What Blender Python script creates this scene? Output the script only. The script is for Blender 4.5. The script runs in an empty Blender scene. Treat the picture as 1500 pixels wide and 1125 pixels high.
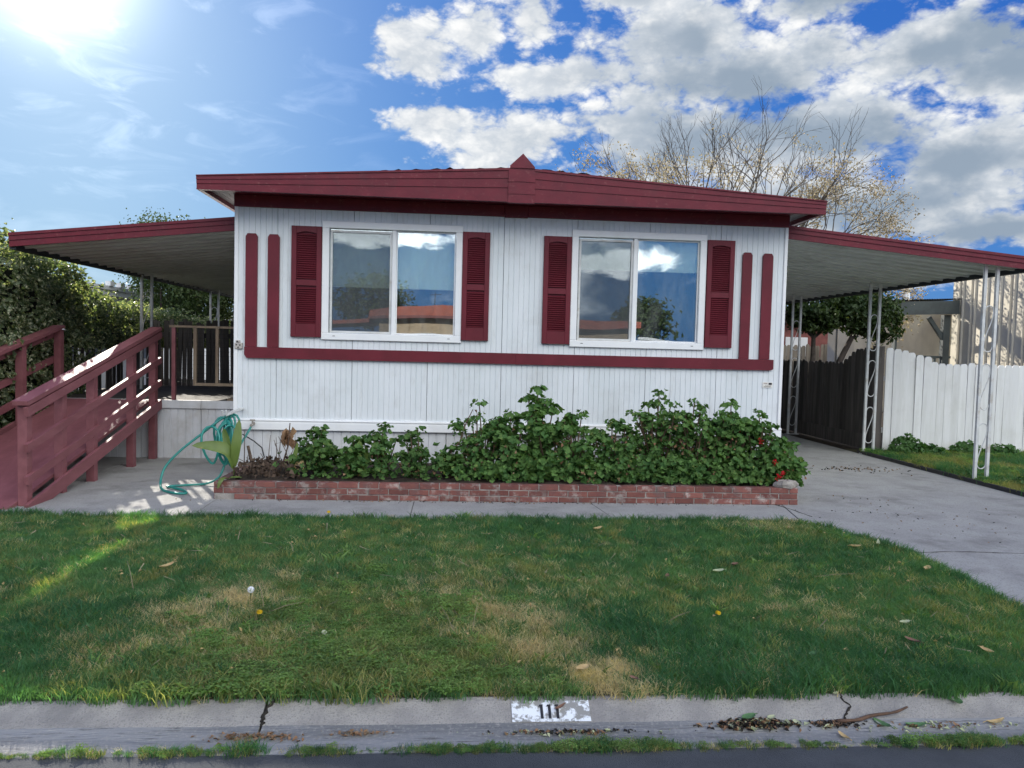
import bpy, math, random
import numpy as np
from mathutils import Vector, Matrix, Euler
random.seed(7); rng = np.random.default_rng(11)
R = math.radians
S = bpy.context.scene; C = S.collection

# ------------------------------------------------------------------ camera
YAW, PITCH, ROLL = R(4.276), R(-2.676), .0255
cam = bpy.data.objects.new('camera', bpy.data.cameras.new('camera')); C.objects.link(cam)
fw = Vector((math.sin(YAW)*math.cos(PITCH), math.cos(YAW)*math.cos(PITCH), math.sin(PITCH)))
r0 = Vector((math.cos(YAW), -math.sin(YAW), 0)); u0 = r0.cross(fw)
cr = math.cos(ROLL)*r0 + math.sin(ROLL)*u0; cu = -math.sin(ROLL)*r0 + math.cos(ROLL)*u0
cam.matrix_world = Matrix(((cr.x, cu.x, -fw.x, 0), (cr.y, cu.y, -fw.y, 0), (cr.z, cu.z, -fw.z, 1.65), (0, 0, 0, 1)))
cam.data.sensor_width = 36; cam.data.lens = 26.4; cam.data.clip_end = 3000; cam.data.clip_start = .05
S.camera = cam

# ------------------------------------------------------------------ light, sky, exposure
SUN_AZ, SUN_EL = R(-27.4), R(23.2)
sdir = Vector((math.sin(SUN_AZ)*math.cos(SUN_EL), math.cos(SUN_AZ)*math.cos(SUN_EL), math.sin(SUN_EL)))
S.view_settings.view_transform = 'Standard'; S.view_settings.look = 'None'
S.view_settings.gamma = 1; S.view_settings.use_curve_mapping = False
EXPO = 1.15; S.view_settings.exposure = EXPO
sl = bpy.data.lights.new('sun', 'SUN'); sl.energy = 3.8; sl.angle = R(.5); sl.color = (1, .93, .82)
so = bpy.data.objects.new('sun', sl); C.objects.link(so)
so.rotation_euler = sdir.to_track_quat('Z', 'Y').to_euler(); so.location = sdir*60

W = bpy.data.worlds.new('World'); S.world = W; W.use_nodes = True
nt = W.node_tree; nt.nodes.clear()
def N(tree, kind, ins=(), **props):
    n = tree.nodes.new(kind)
    for k, v in props.items(): setattr(n, k, v)
    for k, v in (ins.items() if isinstance(ins, dict) else enumerate(ins)):
        if v is None: continue
        if isinstance(v, bpy.types.NodeSocket): tree.links.new(v, n.inputs[k])
        else: n.inputs[k].default_value = v
    return n
def M(tree, op, a, b=None, c=None, clamp=False):
    n = N(tree, 'ShaderNodeMath', [a, b, c], operation=op, use_clamp=clamp); return n.outputs[0]
def VM(tree, op, a, b=None):
    return N(tree, 'ShaderNodeVectorMath', [a, b], operation=op)
def mixc(tree, f, a, b, blend='MIX'):
    n = N(tree, 'ShaderNodeMix', data_type='RGBA', blend_type=blend)
    for k, v in ((0, f), (6, a), (7, b)):
        if isinstance(v, bpy.types.NodeSocket): tree.links.new(v, n.inputs[k])
        else: n.inputs[k].default_value = v if k == 0 else (tuple(v)+(1,))[:4]
    return n.outputs[2]
def ramp(tree, x, a, b):   # smoothstep a..b
    n = N(tree, 'ShaderNodeMapRange', [x, a, b, 0, 1], interpolation_type='SMOOTHSTEP'); return n.outputs[0]

sky = N(nt, 'ShaderNodeTexSky', sky_type='NISHITA', sun_disc=False, sun_elevation=SUN_EL, sun_rotation=SUN_AZ,
        air_density=1.0, dust_density=.6, ozone_density=2.0)
d = N(nt, 'ShaderNodeTexCoord').outputs['Generated']
dn = VM(nt, 'NORMALIZE', d).outputs[0]
# clouds: soft banks given by azimuth, elevation and angular half-sizes (degrees), broken up by fractal noise
BANKS = [(-3.7,20.9,3.4,2.3),(1.0,22.6,2.4,2.0),(4.9,23.4,2.4,2.2),(7.8,19.6,5.6,1.6),(-2.0,16.4,3.2,1.4),(4.3,15.0,6.6,2.4),
    (16.2,22.1,7.8,3.2),(20.1,19.4,8.6,3.5),(12.7,24.4,4.2,1.2),(27.2,23.4,7.0,1.6),(32.7,19.7,7.8,2.5),(37.5,17.7,6.3,2.8),
    (15.5,15.1,9.4,4.3),(25.8,14.6,10.8,3.9),(35.0,12.6,10,3.2),(36.5,8.3,6.5,1.5),(22.8,10.6,13.0,4.2),(31.1,10.3,10.4,3.6),(24,6,12,2.0),
    (46,22,9,5),(49,13,9,3.5),(62,18,12,6),(20,33,14,6),(44,36,12,6),(-5,40,10,4),(85,26,16,7),(110,15,18,5),
    (176,10.5,6,1.3),(186,8.5,7,1.1),(170,6.5,7,1.0),(160,16,9,2.6),(205,14,9,2.5),(140,9,12,2.6),(228,9,12,2.4),(190,34,14,5),(150,38,12,5),(250,20,12,4)]
banks = None
wob = N(nt, 'ShaderNodeTexNoise', {'Vector': dn, 'Scale': 9, 'Detail': 3}).outputs['Color']
wv = VM(nt, 'SCALE', VM(nt, 'SUBTRACT', wob, (.5, .5, .5)).outputs[0]); wv.inputs['Scale'].default_value = .035
dw = VM(nt, 'ADD', dn, wv.outputs[0]).outputs[0]
for az, el, sa, se in BANKS:
    a, e = R(az), R(el)
    mp = N(nt, 'ShaderNodeMapping', vector_type='TEXTURE'); nt.links.new(dw, mp.inputs['Vector'])
    mp.inputs['Location'].default_value = (math.sin(a)*math.cos(e), math.cos(a)*math.cos(e), math.sin(e))
    mp.inputs['Rotation'].default_value = Euler((e, 0, -a)).to_matrix().to_euler()   # local x across, z up, y away
    mp.inputs['Scale'].default_value = (R(sa), .6, R(se))
    v = M(nt, 'SUBTRACT', 1, VM(nt, 'LENGTH', mp.outputs[0]).outputs['Value'])
    banks = v if banks is None else M(nt, 'SMOOTH_MAX', banks, v, .25)
st = VM(nt, 'MULTIPLY', dn, (1, 1, 1.7)).outputs[0]
fb = N(nt, 'ShaderNodeTexNoise', {'Vector': st, 'Scale': 11, 'Detail': 10, 'Roughness': .62}).outputs['Fac']
wv2 = VM(nt, 'SCALE', VM(nt, 'SUBTRACT', N(nt, 'ShaderNodeTexNoise', {'Vector': st, 'Scale': 30, 'Detail': 5}).outputs['Color'], (.5, .5, .5)).outputs[0]); wv2.inputs['Scale'].default_value = .03
stw = VM(nt, 'ADD', st, wv2.outputs[0]).outputs[0]
puff = N(nt, 'ShaderNodeTexVoronoi', {'Vector': stw, 'Scale': 22, 'Detail': 3, 'Roughness': .55, 'Lacunarity': 2.2}, feature='F1', normalize=False).outputs['Distance']
dens = M(nt, 'ADD', M(nt, 'MAXIMUM', banks, -.9), M(nt, 'ADD', M(nt, 'MULTIPLY', M(nt, 'SUBTRACT', fb, .5), 2.6), M(nt, 'MULTIPLY', M(nt, 'SUBTRACT', .95, puff), .65)))
cs = VM(nt, 'DOT_PRODUCT', dn, tuple(sdir)).outputs['Value']
csm = M(nt, 'MAXIMUM', cs, 0)
# cloud deck added out of view, away from the sun, to light the facade
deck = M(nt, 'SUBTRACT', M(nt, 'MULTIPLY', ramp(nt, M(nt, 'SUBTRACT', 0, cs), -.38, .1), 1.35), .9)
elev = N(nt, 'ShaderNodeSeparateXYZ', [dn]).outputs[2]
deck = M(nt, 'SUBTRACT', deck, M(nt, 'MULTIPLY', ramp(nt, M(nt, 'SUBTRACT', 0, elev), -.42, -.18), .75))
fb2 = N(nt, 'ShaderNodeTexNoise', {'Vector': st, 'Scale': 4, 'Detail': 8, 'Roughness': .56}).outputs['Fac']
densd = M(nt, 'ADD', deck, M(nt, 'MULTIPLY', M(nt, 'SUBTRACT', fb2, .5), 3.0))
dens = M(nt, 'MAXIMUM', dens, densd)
alpha = ramp(nt, dens, -.14, .46)
# thick middles are grey against the sun, thin rims glow; clouds behind the viewer are brightened to light the shaded facade
lo = N(nt, 'ShaderNodeTexNoise', {'Vector': VM(nt, 'ADD', st, (.01, .0, -.03)).outputs[0], 'Scale': 8.5, 'Detail': 6, 'Roughness': .52}).outputs['Fac']
fine = N(nt, 'ShaderNodeTexNoise', {'Vector': st, 'Scale': 34, 'Detail': 6, 'Roughness': .55}).outputs['Fac']
thick = ramp(nt, M(nt, 'ADD', M(nt, 'MULTIPLY', banks, 1.0), M(nt, 'ADD', M(nt, 'MULTIPLY', M(nt, 'SUBTRACT', lo, .5), 2.2), M(nt, 'MULTIPLY', M(nt, 'SUBTRACT', fine, .5), .55))), -.05, .98)
thick = M(nt, 'MULTIPLY', thick, M(nt, 'ADD', .22, M(nt, 'MULTIPLY', ramp(nt, M(nt, 'SUBTRACT', 1, cs), .10, .28), .78)))
billow = mixc(nt, ramp(nt, M(nt, 'ADD', M(nt, 'MULTIPLY', puff, .5), M(nt, 'MULTIPLY', fine, .6)), .46, .98), (1.05, 1.05, 1.04), (.70, .75, .81))
ccol = mixc(nt, thick, billow, (.31, .39, .49))
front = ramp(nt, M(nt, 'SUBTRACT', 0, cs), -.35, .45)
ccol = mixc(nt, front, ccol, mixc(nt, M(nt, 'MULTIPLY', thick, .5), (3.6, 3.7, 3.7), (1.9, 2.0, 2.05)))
# clear sky with the saturated blues of the photograph, and sunlight scattered forward by thin ice cloud
sx = N(nt, 'ShaderNodeSeparateXYZ', [sky.outputs[0]])
def curve(o, k, g): return M(nt, 'MULTIPLY', M(nt, 'POWER', M(nt, 'MULTIPLY', sx.outputs[o], .1), g), k)
blue = N(nt, 'ShaderNodeCombineXYZ', [curve(0, .20, .95), curve(1, .39, .68), curve(2, .715, .26)]).outputs[0]
wisp = N(nt, 'ShaderNodeTexNoise', {'Vector': VM(nt, 'MULTIPLY', dn, (3.2, 1, 9)).outputs[0], 'Scale': 3.5, 'Detail': 8, 'Roughness': .6, 'Distortion': .8}).outputs['Fac']
veil = M(nt, 'MULTIPLY', M(nt, 'POWER', csm, 22), M(nt, 'ADD', .20, M(nt, 'MULTIPLY', ramp(nt, wisp, .5, .75), .28)))
halo = M(nt, 'ADD', veil, M(nt, 'MULTIPLY', M(nt, 'POWER', csm, 420), 1.5))
hc = VM(nt, 'SCALE', (1.0, 1.0, .97)); nt.links.new(halo, hc.inputs['Scale'])
skyv = VM(nt, 'ADD', blue, hc.outputs[0]).outputs[0]
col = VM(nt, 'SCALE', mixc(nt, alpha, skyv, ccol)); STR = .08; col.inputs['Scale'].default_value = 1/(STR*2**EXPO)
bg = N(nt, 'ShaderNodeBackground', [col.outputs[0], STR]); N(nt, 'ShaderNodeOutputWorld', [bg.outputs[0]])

# ------------------------------------------------------------------ materials
MATS = {}
def mat(name, c1, c2=None, scale=6, rough=.6, bump=0, bscale=60, stretch=(1, 1, 1), c3=None, s3=40, lim3=(.6, .75), rnd=0, detail=6,
        lim=(.35, .65), spec=.3, metal=0, trans=0, dirt=None):
    m = bpy.data.materials.new(name); m.use_nodes = True; t = m.node_tree; t.nodes.clear()
    pos = N(t, 'ShaderNodeNewGeometry').outputs['Position']
    v = VM(t, 'MULTIPLY', pos, stretch).outputs[0]
    n1 = N(t, 'ShaderNodeTexNoise', {'Vector': v, 'Scale': scale, 'Detail': detail, 'Roughness': .6}).outputs['Fac']
    c = mixc(t, ramp(t, n1, *lim), c1, c2 or tuple(x*.8 for x in c1))
    if c3:
        n3 = N(t, 'ShaderNodeTexNoise', {'Vector': v, 'Scale': s3, 'Detail': 4, 'Roughness': .65}).outputs['Fac']
        c = mixc(t, ramp(t, n3, *lim3), c, c3)
    if dirt:     # colour, scale, amount : broad stains
        n4 = N(t, 'ShaderNodeTexNoise', {'Vector': pos, 'Scale': dirt[1], 'Detail': 7, 'Roughness': .7}).outputs['Fac']
        c = mixc(t, M(t, 'MULTIPLY', ramp(t, n4, .48, .72), dirt[2]), c, dirt[0])
    if rnd:
        oi = N(t, 'ShaderNodeObjectInfo').outputs['Random']
        k = M(t, 'ADD', 1-rnd, M(t, 'MULTIPLY', oi, 2*rnd))
        sc = VM(t, 'SCALE', c); t.links.new(k, sc.inputs['Scale']); c = sc.outputs[0]
    p = N(t, 'ShaderNodeBsdfPrincipled', {'Base Color': c, 'Roughness': rough, 'Metallic': metal, 'Specular IOR Level': spec})
    if bump:
        nb = N(t, 'ShaderNodeTexNoise', {'Vector': v, 'Scale': bscale, 'Detail': 5}).outputs['Fac']
        b = N(t, 'ShaderNodeBump', {'Strength': bump, 'Distance': .01, 'Height': nb}); t.links.new(b.outputs[0], p.inputs['Normal'])
    out = p.outputs[0]
    if trans:
        tr = N(t, 'ShaderNodeBsdfTranslucent', {'Color': mixc(t, 1, c, (1.5, 1.6, .7), 'MULTIPLY')})
        out = N(t, 'ShaderNodeMixShader', [trans, out, tr.outputs[0]]).outputs[0]
    N(t, 'ShaderNodeOutputMaterial', [out]); MATS[name] = m; return m
white_paint = mat('white_paint', (.71, .74, .76), (.65, .69, .705), 3, .5, .12, 90, (1, 1, .22), c3=(.57, .585, .58), s3=9, lim3=(.55, .80), dirt=((.50, .51, .50), 1.6, .45))
bright_white = mat('bright_white', (.80, .81, .81), (.76, .77, .78), 4, .4, dirt=((.62, .61, .57), 3, .3))
skirt_white = mat('skirt_white', (.66, .67, .69), (.58, .59, .60), 5, .5, .1, 60, (1, 1, .4), dirt=((.42, .39, .34), 2.2, .5))
red_paint = mat('red_paint', (.150, .015, .026), (.122, .012, .022), 5, .42, .1, 60, (1, 1, 1), c3=(.22, .07, .07), s3=18, lim3=(.56, .8), dirt=((.10, .022, .028), 3.5, .5))
shutter_red = mat('shutter_red', (.140, .014, .025), (.108, .011, .019), 3, .5, .15, 70, c3=(.19, .04, .05), s3=30, lim3=(.64, .82))
ramp_red = mat('ramp_red', (.235, .088, .098), (.19, .068, .076), 7, .6, .2, 50, (1, .3, 1), c3=(.28, .13, .13), s3=18, lim3=(.64, .78))
concrete = mat('concrete', (.385, .38, .36), (.33, .325, .31), 2.6, .88, .8, 170, c3=(.24, .235, .23), s3=75, lim3=(.50, .68), dirt=((.15, .145, .135), 1.5, .62), detail=10)
curb_mat = mat('curb_concrete', (.36, .345, .32), (.27, .26, .25), 5, .9, .9, 140, (1, 1, 1), c3=(.22, .21, .20), s3=140, lim3=(.50, .66), dirt=((.20, .195, .19), 2.5, .55))
gutter_mat = mat('gutter_concrete', (.27, .275, .28), (.15, .155, .16), 2.0, .85, .8, 60, (.22, 2.6, 1), c3=(.10, .10, .10), s3=26, lim3=(.55, .7), dirt=((.34, .33, .31), 60, .8))
asphalt = mat('asphalt', (.080, .088, .098), (.060, .066, .074), 3, .9, .9, 220, c3=(.13, .13, .13), s3=260, lim3=(.68, .76))
soil = mat('soil', (.055, .04, .028), (.03, .023, .017), 8, .95, 1, 50, c3=(.12, .09, .06), s3=60)
turf = mat('turf_soil', (.06, .062, .03), (.085, .07, .042), 3, .95, 1, 60)
soffit_grey = mat('soffit_grey', (.20, .17, .17), (.15, .13, .13), 4, .6)
brick_m = mat('brick_clay', (.215, .085, .068), (.165, .062, .055), 7, .85, .8, 90, c3=(.36, .30, .27), s3=8, lim3=(.51, .70), rnd=.26, dirt=((.15, .12, .11), 3.5, .7))
mortar = mat('mortar', (.36, .33, .30), (.22, .2, .18), 12, .95, 1, 90)
roof_grit = mat('roof_gravel', (.12, .08, .075), (.07, .05, .05), 40, .95, 1, 80)
under_metal = mat('carport_metal', (.62, .64, .60), (.54, .56, .52), 2, .5, dirt=((.36, .35, .30), 1.2, .5))
dark_metal = mat('dark_beam', (.035, .04, .043), (.025, .028, .03), 4, .6)
post_white = mat('post_white', (.62, .63, .62), (.52, .53, .52), 8, .45, dirt=((.30, .22, .14), 6, .55))
dark_wood = mat('dark_wood', (.105, .092, .082), (.066, .058, .052), 4, .85, .4, 40, (3, 3, .25), c3=(.16, .15, .135), s3=9, lim3=(.58, .78), rnd=.3)
grey_wood = mat('grey_wood', (.25, .22, .18), (.16, .14, .115), 5, .85, .4, 40, (3, 3, .25), rnd=.2)
raw_wood = mat('raw_wood', (.26, .20, .14), (.18, .135, .095), 5, .8, .3, 40, (2, 2, .5))
fence_white = mat('fence_white', (.72, .72, .71), (.65, .65, .63), 5, .6, .25, 40, (3, 3, .25), rnd=.05, dirt=((.5, .49, .44), 1.6, .35))
beige_metal = mat('beige_metal', (.60, .56, .45), (.53, .49, .39), 2, .55, rnd=.05)
red_siding = mat('red_siding', (.20, .065, .055), (.16, .05, .045), 4, .6, rnd=.06)
mesh_dark = mat('wire_dark', (.02, .02, .02), None, 4, .5)
hose_mat = mat('hose_green', (.022, .24, .20), (.018, .19, .165), 10, .35, spec=.5)
bark = mat('bark', (.075, .06, .05), (.045, .036, .03), 12, .9, .8, 40)
pale_bark = mat('twig_bark', (.12, .10, .078), (.085, .07, .055), 6, .85)
seed_mat = mat('seed_husk', (.50, .41, .31), (.36, .29, .21), 5, .8, trans=.15)
ger_leaf = mat('geranium_leaf', (.050, .120, .034), (.105, .195, .052), 9, .62, .3, 70, trans=.25, lim=(.36, .64), c3=(.22, .25, .07), s3=11, lim3=(.58, .74), spec=.2, rnd=.2)
ger_stem = mat('geranium_stem', (.15, .10, .065), (.10, .065, .045), 20, .7)
petal = mat('red_petal', (.50, .015, .02), None, 9, .6, trans=.2)
dead_leaf = mat('dead_leaf', (.20, .105, .055), (.32, .20, .12), 9, .8, trans=.15, c3=(.075, .045, .03), s3=12)
tan_leaf = mat('tan_leaf', (.60, .44, .22), (.48, .33, .15), 30, .6, trans=.2)
brown_leaf = mat('brown_leaf', (.22, .12, .08), (.15, .08, .055), 30, .7)
pale_leaf = mat('pale_leaf', (.52, .54, .36), (.42, .46, .27), 30, .6, trans=.2)
green_leaf = mat('fallen_green_leaf', (.12, .24, .10), (.09, .18, .08), 30, .55, trans=.2)
canna_m = mat('broad_leaf', (.15, .215, .05), (.115, .175, .04), 7, .4, .2, 60, (1, 1, .2), trans=.3, c3=(.33, .26, .09), s3=6, lim3=(.62, .8), spec=.5)
ivy_m = mat('ivy_leaf', (.075, .115, .05), (.14, .18, .09), 7, .38, .2, 60, trans=.5, c3=(.48, .47, .32), s3=24, lim3=(.51, .61), spec=.5)
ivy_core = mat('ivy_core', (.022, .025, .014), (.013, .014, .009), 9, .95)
tree_leaf = mat('evergreen_leaf', (.032, .060, .018), (.055, .085, .024), 3, .5, trans=.3, c3=(.12, .125, .035), s3=5, lim3=(.58, .72))
pine_leaf = mat('conifer_leaf', (.05, .075, .03), (.085, .105, .045), 2, .6, trans=.35)
weed_leaf = mat('weed_leaf', (.045, .12, .030), (.075, .155, .04), 4, .5, trans=.25)
far_white = mat('far_white', (.66, .67, .68), (.6, .61, .62), 2, .5)
far_tan = mat('tan_siding', (.40, .30, .20), (.34, .26, .17), 3, .7)
far_orange = mat('rust_red_fascia', (.36, .10, .065), (.29, .08, .055), 4, .5)
blind_m = mat('blind_fabric', (.84, .88, .86), (.80, .84, .82), 2, .8, trans=.3)
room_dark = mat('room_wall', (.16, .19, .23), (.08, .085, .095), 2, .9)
outlet_m = mat('outlet_plastic', (.5, .46, .42), (.36, .33, .31), 30, .6)
sticker_white = mat('sticker_white', (.75, .73, .68), (.68, .66, .62), 30, .5)
ink = mat('black_ink', (.03, .03, .034), None, 30, .5)
stone_m = mat('stone', (.36, .33, .29), (.22, .2, .18), 14, .9, 1, 60)
edging_m = mat('edging', (.06, .057, .055), (.04, .04, .04), 6, .9, .6, 40)
straw = mat('straw', (.34, .28, .18), (.24, .19, .12), 9, .9)

def glass_mat():
    m = bpy.data.materials.new('window_glass'); m.use_nodes = True; t = m.node_tree; t.nodes.clear()
    pos = N(t, 'ShaderNodeNewGeometry').outputs['Position']
    nb = N(t, 'ShaderNodeTexNoise', {'Vector': pos, 'Scale': 1.3, 'Detail': 1}).outputs['Fac']
    b = N(t, 'ShaderNodeBump', {'Strength': .16, 'Distance': .02, 'Height': nb})
    g = N(t, 'ShaderNodeBsdfGlossy', {'Color': (.86, .93, 1, 1), 'Roughness': .0}); t.links.new(b.outputs[0], g.inputs['Normal'])
    tr = N(t, 'ShaderNodeBsdfTransparent', {'Color': (.93, .97, .97, 1)})
    o = N(t, 'ShaderNodeMixShader', [.25, tr.outputs[0], g.outputs[0]])
    nd = N(t, 'ShaderNodeTexNoise', {'Vector': VM(t, 'MULTIPLY', pos, (1, 1, .35)).outputs[0], 'Scale': 7, 'Detail': 7, 'Roughness': .65}).outputs['Fac']
    df = N(t, 'ShaderNodeBsdfDiffuse', {'Color': (.55, .57, .55, 1)})          # dust film
    o = N(t, 'ShaderNodeMixShader', [M(t, 'MULTIPLY', ramp(t, nd, .3, .8), .10), o.outputs[0], df.outputs[0]]); N(t, 'ShaderNodeOutputMaterial', [o.outputs[0]]); return m
glass = glass_mat()
def screen_mat():
    m = bpy.data.materials.new('insect_screen'); m.use_nodes = True; t = m.node_tree; t.nodes.clear()
    p = N(t, 'ShaderNodeBsdfDiffuse', {'Color': (.115, .125, .13, 1)})
    tr = N(t, 'ShaderNodeBsdfTransparent', {'Color': (1, 1, 1, 1)})
    o = N(t, 'ShaderNodeMixShader', [.42, tr.outputs[0], p.outputs[0]]); N(t, 'ShaderNodeOutputMaterial', [o.outputs[0]]); return m
screen_m = screen_mat()
def worn_paint():
    m = bpy.data.materials.new('worn_curb_paint'); m.use_nodes = True; t = m.node_tree; t.nodes.clear()
    pos = N(t, 'ShaderNodeNewGeometry').outputs['Position']
    n1 = N(t, 'ShaderNodeTexNoise', {'Vector': pos, 'Scale': 16, 'Detail': 8, 'Roughness': .68}).outputs['Fac']
    c = mixc(t, ramp(t, n1, .44, .52), (.72, .76, .80), (.25, .25, .24))
    p = N(t, 'ShaderNodeBsdfPrincipled', {'Base Color': c, 'Roughness': .8}); N(t, 'ShaderNodeOutputMaterial', [p.outputs[0]]); return m
curb_paint = worn_paint()
def grass_mat(name, a, b, dry, thr):
    m = bpy.data.materials.new(name); m.use_nodes = True; t = m.node_tree; t.nodes.clear()
    pos = N(t, 'ShaderNodeNewGeometry').outputs['Position']
    n1 = N(t, 'ShaderNodeTexNoise', {'Vector': pos, 'Scale': 1.7, 'Detail': 5, 'Roughness': .65}).outputs['Fac']
    n2 = N(t, 'ShaderNodeTexNoise', {'Vector': pos, 'Scale': 3.1, 'Detail': 6, 'Roughness': .7}).outputs['Fac']
    c = mixc(t, ramp(t, n1, .35, .65), a, b)
    c = mixc(t, M(t, 'MULTIPLY', ramp(t, n2, thr, thr+.16), .6), c, dry)
    k = M(t, 'ADD', .62, M(t, 'MULTIPLY', N(t, 'ShaderNodeObjectInfo').outputs['Random'], .76))
    s = VM(t, 'SCALE', c); t.links.new(k, s.inputs['Scale'])
    p = N(t, 'ShaderNodeBsdfPrincipled', {'Base Color': s.outputs[0], 'Roughness': .5, 'Specular IOR Level': .25})
    tr = N(t, 'ShaderNodeBsdfTranslucent', {'Color': mixc(t, 1, s.outputs[0], (1.9, 1.9, .6), 'MULTIPLY')})
    o = N(t, 'ShaderNodeMixShader', [.45, p.outputs[0], tr.outputs[0]]); N(t, 'ShaderNodeOutputMaterial', [o.outputs[0]]); return m
grass_m = grass_mat('grass_blade', (.070, .175, .078), (.115, .225, .092), (.20, .22, .09), .60)
lush_m = grass_mat('lush_grass_blade', (.048, .138, .064), (.066, .165, .072), (.10, .18, .06), .7)
dry_m = grass_mat('dry_grass_blade', (.56, .48, .33), (.44, .36, .23), (.34, .31, .17), .5)
clover_m = grass_mat('clover_leaf', (.115, .215, .066), (.165, .25, .08), (.22, .26, .10), .6)
yell_m = grass_mat('yellow_grass_blade', (.25, .26, .10), (.19, .23, .08), (.36, .31, .15), .45)

# ------------------------------------------------------------------ building helpers
def wloc(o):
    v = Vector((0, 0, 0))
    while o: v = v + o.location; o = o.parent
    return v
def link(o, parent=None):
    C.objects.link(o)
    if parent: o.parent = parent
    return o
def thing(name, label, cat, loc=(0, 0, 0), group=None, kind=None):
    o = bpy.data.objects.new(name, None); o.empty_display_size = .2; o.location = loc; link(o)
    return tag(o, label, cat, group, kind)
def tag(o, label=None, cat=None, group=None, kind=None):
    if label: o['label'] = label
    if cat: o['category'] = cat
    if group: o['group'] = group
    if kind: o['kind'] = kind
    return o
class MB:
    def __init__(s): s.v = []; s.f = []
    def add(s, vs, fs):
        k = len(s.v); s.v += [tuple(map(float, p)) for p in vs]; s.f += [tuple(i+k for i in f) for f in fs]; return s
    def box(s, x0, x1, y0, y1, z0, z1):
        return s.add([(x0,y0,z0),(x1,y0,z0),(x1,y1,z0),(x0,y1,z0),(x0,y0,z1),(x1,y0,z1),(x1,y1,z1),(x0,y1,z1)],
                     [(3,2,1,0),(4,5,6,7),(0,1,5,4),(1,2,6,5),(2,3,7,6),(3,0,4,7)])
    def bevbox(s, x0, x1, y0, y1, z0, z1, b=.006):
        # box with chamfered front (-y) edges
        return s.add([(x0,y0+b,z0),(x1,y0+b,z0),(x1,y0+b,z1),(x0,y0+b,z1),(x0+b,y0,z0+b),(x1-b,y0,z0+b),(x1-b,y0,z1-b),(x0+b,y0,z1-b),
                      (x0,y1,z0),(x1,y1,z0),(x1,y1,z1),(x0,y1,z1)],
                     [(4,5,6,7),(0,1,5,4),(1,2,6,5),(2,3,7,6),(3,0,4,7),(0,8,9,1),(1,9,10,2),(2,10,11,3),(3,11,8,0),(8,11,10,9)])
    def bar(s, a, b, w, h, up=(0, 0, 1)):
        a, b = Vector(a), Vector(b); t = (b-a).normalized(); side = t.cross(Vector(up)).normalized()*(w/2); u = side.cross(t).normalized()*(h/2)
        vs = [p+i*side+j*u for p in (a, b) for i, j in ((-1,-1),(1,-1),(1,1),(-1,1))]
        return s.add(vs, [(0,1,2,3),(7,6,5,4),(0,4,5,1),(1,5,6,2),(2,6,7,3),(3,7,4,0)])
    def prism(s, poly, y0, y1):     # poly in x,z extruded along y
        n = len(poly)
        return s.add([(x, y0, z) for x, z in poly]+[(x, y1, z) for x, z in poly],
                     [tuple(range(n)), tuple(range(2*n-1, n-1, -1))]+[(i, i+n, (i+1) % n+n, (i+1) % n) for i in range(n)])
    def tube(s, pts, r, n=6, cap=True):
        pts = [Vector(p) for p in pts]; rs = r if isinstance(r, (list, tuple)) else [r]*len(pts)
        k = len(s.v); prev = None
        for i, p in enumerate(pts):
            t = (pts[min(i+1, len(pts)-1)]-pts[max(i-1, 0)]).normalized()
            if prev is None: a = t.orthogonal().normalized()
            else: a = (prev - t*prev.dot(t)); a = a.normalized() if a.length > 1e-6 else t.orthogonal().normalized()
            prev = a; b = t.cross(a)
            s.v += [tuple(p+rs[i]*(math.cos(2*math.pi*j/n)*a+math.sin(2*math.pi*j/n)*b)) for j in range(n)]
        for i in range(len(pts)-1):
            for j in range(n):
                s.f.append((k+i*n+j, k+i*n+(j+1) % n, k+(i+1)*n+(j+1) % n, k+(i+1)*n+j))
        if cap: s.f.append(tuple(k+j for j in range(n-1, -1, -1))); s.f.append(tuple(k+(len(pts)-1)*n+j for j in range(n)))
        return s
    def build(s, name, m, parent=None, smooth=False, kind=None, label=None):
        me = bpy.data.meshes.new(name); off = wloc(parent) if parent else Vector((0, 0, 0))
        me.from_pydata([(x-off.x, y-off.y, z-off.z) for x, y, z in s.v], [], s.f); me.materials.append(m)
        if smooth: me.polygons.foreach_set('use_smooth', [True]*len(me.polygons))
        me.update(); o = bpy.data.objects.new(name, me); link(o, parent)
        if kind: o['kind'] = kind
        if label: o['label'] = label
        return o
def base_mesh(name, mb, m, smooth=False):       # a mesh shared by many alike pieces, built round its own origin
    me = bpy.data.meshes.new(name); me.from_pydata(mb.v, [], mb.f); me.materials.append(m)
    if smooth: me.polygons.foreach_set('use_smooth', [True]*len(me.polygons))
    me.update(); return me
def piece(name, me, parent, loc, rot=(0, 0, 0), scale=(1, 1, 1)):
    o = bpy.data.objects.new(name, me); link(o, parent); o.location = Vector(loc)-(wloc(parent) if parent else Vector((0,0,0)))
    o.rotation_euler = rot; o.scale = scale; return o
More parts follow.
